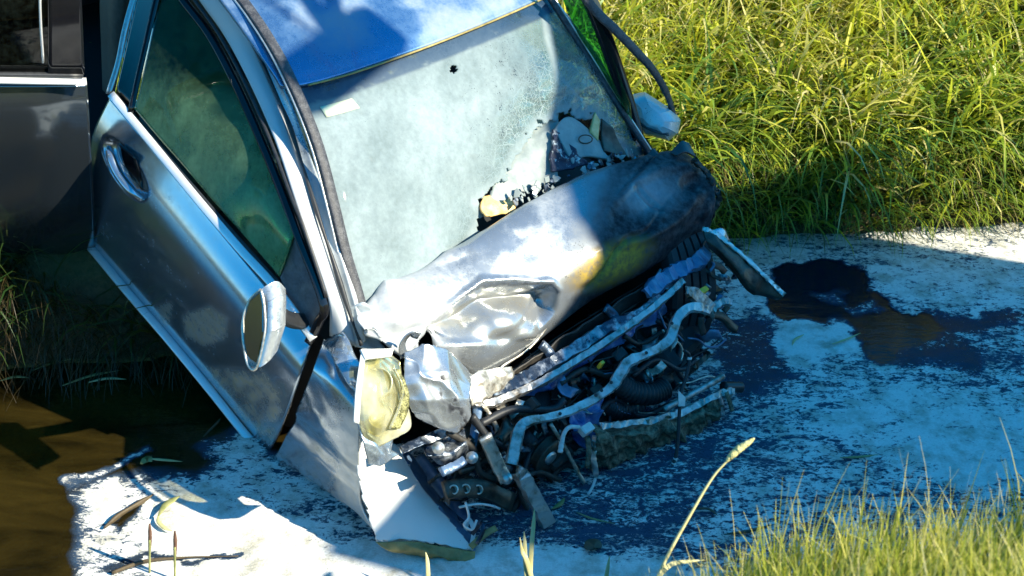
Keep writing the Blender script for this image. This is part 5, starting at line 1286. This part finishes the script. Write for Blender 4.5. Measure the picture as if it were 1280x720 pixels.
for x0, y0, lab in ((187, 655, 'left one of two brown stalks standing in the white scum'), (218.5, 664, 'right one of two brown stalks standing in the white scum')):
    o = empty('brown_stalk', tuple(WZ(x0, y0 + 62)))
    tag(o, lab, 'stalk', 'brown stalks in the scum')
    d_ = np.dot(MW.T[2], WZ(x0, y0 + 62) - O)
    tube('stem', [D(x0, y0 + 62, d_), D(x0, y0 + 40, d_ - .03), D(x0, y0 + 20, d_ - .06)], .0035, 'reed', o, 10, 6)
    tube('spike', [D(x0, y0 + 34, d_ - .035), D(x0 + .5, y0 + 15, d_ - .06), D(x0, y0, d_ - .08)], .006, 'brown_stem', o, 14, 8, scale=[.7, 1, 1, .5])
# leaves and twigs lying on the water
def floating(name, pix_pts, w, mat, label, cat, th=.002, h=.014, scale=(.3, 1, 1, .1)):
    o = sweep(name, [WZ(x, y, h) for x, y in pix_pts], rect(w, th * 2, .4), mat, None, 24, ref=(0, 0, 1), scale=scale)
    tag(o, label, cat); return o
floating('reed_leaf', [(198, 645), (206, 632), (216, 625), (225, 620)], .022, 'reed', 'folded green reed leaf lying on the white scum', 'leaf', h=.03)
floating('reed_leaf', [(198, 644), (198, 652), (206, 660), (216, 664)], .014, 'straw', 'pale bent leaf tail lying on white scum beside the folded green leaf', 'leaf', h=.02)
floating('straw', [(183, 573), (205, 575), (228, 577)], .010, 'straw', 'straight straw floating on brown water left of the scum edge', 'straw')
floating('twig', [(130, 660), (150, 643), (172, 630), (192, 618)], .008, 'twig', 'dark muddy twig lying across the white scum', 'twig', th=.006, h=.015, scale=(.6, 1.6, 1.1, 1.5, .4))
floating('twig', [(140, 716), (180, 702), (230, 697), (298, 695)], .006, 'twig', 'thin dark twig along the bottom edge of the white scum', 'twig', th=.004, h=.014, scale=(1.4, 1.6, .8, .3))
floating('twig', [(254, 546), (262, 538), (272, 528), (276, 522)], .008, 'twig', 'small dark twig in brown water beside the door sill', 'twig', th=.003)
floating('straw', [(1050, 572), (1075, 571), (1098, 568)], .010, 'reed', 'thin straw floating on the speckled scum above the near grass', 'straw')
floating('twig', [(860, 636), (885, 636), (898, 645)], .008, 'twig', 'curved dark twig floating left of the near grass', 'twig', th=.003)
floating('twig', [(905, 668), (935, 664), (968, 655)], .010, 'twig', 'dark twig floating just above the near bank grass', 'twig', th=.004)
floating('straw', [(1005, 418), (994, 424), (990, 432)], .010, 'straw', 'short pale straw on the white scum island', 'straw')
floating('straw', [(1040, 430), (1058, 424), (1076, 416)], .009, 'straw', 'long pale straw lying across the white scum island', 'straw')
floating('straw', [(720, 640), (740, 648), (770, 655)], .006, 'reed', 'thin straw floating in front of the crushed engine', 'straw')
floating('reed_leaf', [(690, 636), (700, 630), (706, 622)], .016, 'reed', 'small green leaf beside the broken beam end', 'leaf')
floating('dead_leaf', [(732, 686), (742, 680), (752, 684)], .05, 'twig', 'curled dead leaf on dark water below the hanging lead', 'leaf', h=.02, scale=(.3, 1, .9, .2))
for k, (a, c, m_, lab) in enumerate((((78, 482), (150, 463), 'reed', 'upper long green blade floating below the dark bank'), ((110, 478), (158, 474), 'straw', 'yellow tipped blade floating below the dark bank'),
                                ((40, 463), (100, 447), 'reed', 'far green blade floating close under the dark bank'), ((0, 476), (36, 472), 'reed', 'short green blade floating at the left edge of the dark water'))):
    floating('cut_reed', [a, ((a[0] + c[0]) / 2, (a[1] + c[1]) / 2 - 3), c], .012, m_, lab, 'reed', scale=(.4, 1, 1, .1))
floating('leaf_sprig', [(176, 580), (184, 574), (190, 577)], .03, 'reed', 'small yellow green sprig floating at the end of the straw', 'sprig')

# ================================================================== THE SHADE TRUCK (unseen, added on the near bank to cast shade on water and car)
M['shade_truck_paint'] = simple('shade_truck_paint', (0.20, 0.21, 0.22), (0.26, 0.27, 0.28), 0.3, nscale=6, bumpy=0.03)
M['added_boom_paint'] = simple('added_boom_paint', (0.50, 0.30, 0.03), (0.60, 0.38, 0.05), 0.35, nscale=12)
ts_ = np.array(to_sun)
hx_ = ts_[:2] / np.hypot(*ts_[:2]); eX = np.array([hx_[0], hx_[1], 0]); eY = np.array([-hx_[1], hx_[0], 0]); eZ = np.array([0, 0, 1.0])
TX, TM = 3.4, 3.93
TP = eX * (TX + 1.5) + eY * TM
TZ = float(H(TP[0], TP[1])) + .02
T = empty('shade_truck', (TP[0], TP[1], TZ))
tag(T, 'unseen grey truck with a raised arm, added on the near bank to cast shade', 'truck')
def tl(x, y, z): return eX * x + eY * y + eZ * z
def tb(name, x0, x1, y0, y1, z0, z1, mat, parent=T, taper=.9):
    return box(name, tl((x0 + x1) / 2, (y0 + y1) / 2, (z0 + z1) / 2), eX, eY, eZ, x1 - x0, y1 - y0, z1 - z0, mat, parent, taper)
Y0, Y1 = 2.62, 5.26
tb('chassis', TX + .2, TX + 7.5, Y0 + .3, Y1 - .3, TZ + .5, TZ + .85, 'dark_metal')
tb('added_body', TX, TX + 4.6, Y0, Y1, TZ + .86, TZ + 2.2, 'shade_truck_paint', taper=1.0)
cab = tb('cab', TX + 4.8, TX + 7.4, Y0, Y1, TZ + .6, TZ + 2.9, 'shade_truck_paint')
tb('windscreen', TX + 7.25, TX + 7.43, Y0 + .2, Y1 - .2, TZ + 1.6, TZ + 2.6, 'gloss_black', cab)
tb('side_window', TX + 5.6, TX + 6.9, Y1 - .1, Y1 + .02, TZ + 1.7, TZ + 2.5, 'gloss_black', cab)
for k in range(3):
    tb('locker_shutter', TX + .15 + 1.5 * k, TX + 1.5 + 1.5 * k, Y1 - .05, Y1 + .03, TZ + 1.1, TZ + 2.3, 'bare_metal')
for x in (TX + 1.2, TX + 2.4, TX + 6.2):
    for y in (Y0 + .3, Y1 - .3):
        wv = lathe('wheel', tl(x, y, TZ + .48), eY, [(.05, -.08), (.26, -.1), (.28, -.14), (.28, .14), (.26, .1), (.05, .08)], 'dark_metal', T, 20)
        lathe('tyre', tl(x, y, TZ + .48), eY, [(.27, -.14), (.4, -.16), (.5, -.13), (.5, .13), (.4, .16), (.27, .14)], 'tyre', wv, 32)
# added wedge on the truck body, its outline shaped to throw the shade
tel = ts_[2] / np.hypot(ts_[0], ts_[1])
def shade_at(P): return float(P @ eY), float(P[2] + (TX - P @ eX) * tel)
sil = [shade_at(P) for P in (FR(566, 600, -.1), FR(700, 445, .05), D(735, 335, 4.5), D(712, 270, 4.52), CZ(694, 110, 1.2), CZ(688, 20, 1.33))]
pr = [(Y0, TZ + 1.5), (Y1, TZ + 1.5), (Y1, sil[0][1] - .5), (4.85, sil[0][1] - .2), (sil[-1][0] + .2, sil[-1][1] - .3), (sil[-1][0] + .1, sil[-1][1])] + sil[::-1] + [(Y0 - .002, sil[0][1] - .02)]
Vc = [tl(TX - .003, y, z) for y, z in pr] + [tl(TX + 1.3, y, z) for y, z in pr]; k_ = len(pr)
Fc_ = [tuple(range(k_))[::-1], tuple(range(k_, 2 * k_))] + [(i, (i + 1) % k_, k_ + (i + 1) % k_, k_ + i) for i in range(k_)]
mesh('shade_wedge', Vc, Fc_, 'shade_truck_paint', T, False)
head = CZ(430, 70, 1.38) + ts_ * 4.6  # added block set on the sun ray to shade the roof
hy = float(head @ eY); hxx = float(head @ eX)
sweep('added_boom', [tl(TX + .7, 4.66, TZ + 2.1), tl(TX + .6, 4.66, 6.2), tl(TX + .3, 4.6, 7.6), tl(TX - .8, 4.1, 8.1), tl(hxx, hy, 8.0)], rect(.24, .26, .2), 'added_boom_paint', T, 30, ref=eX)
tube('added_cable', [tl(hxx, hy, 8.0), tl(hxx, hy, 6), head], .012, 'dark_metal', T, 8)
hk = empty('shade_block', tuple(head))
tag(hk, 'unseen block and two straps added to shade the car roof', 'added block')
box('added_block', head, eY, np.cross(eY, ts_), ts_, .46, .22, .2, 'dark_metal', hk)
for tgt in (car(-2.1, -.42, 1.34), car(-2.15, .12, 1.38)):
    sweep('added_strap', [head, (head + tgt) / 2 + np.array([0, 0, -.06]), tgt], rect(.06, .006), 'added_boom_paint', hk, 20, ref=ts_)
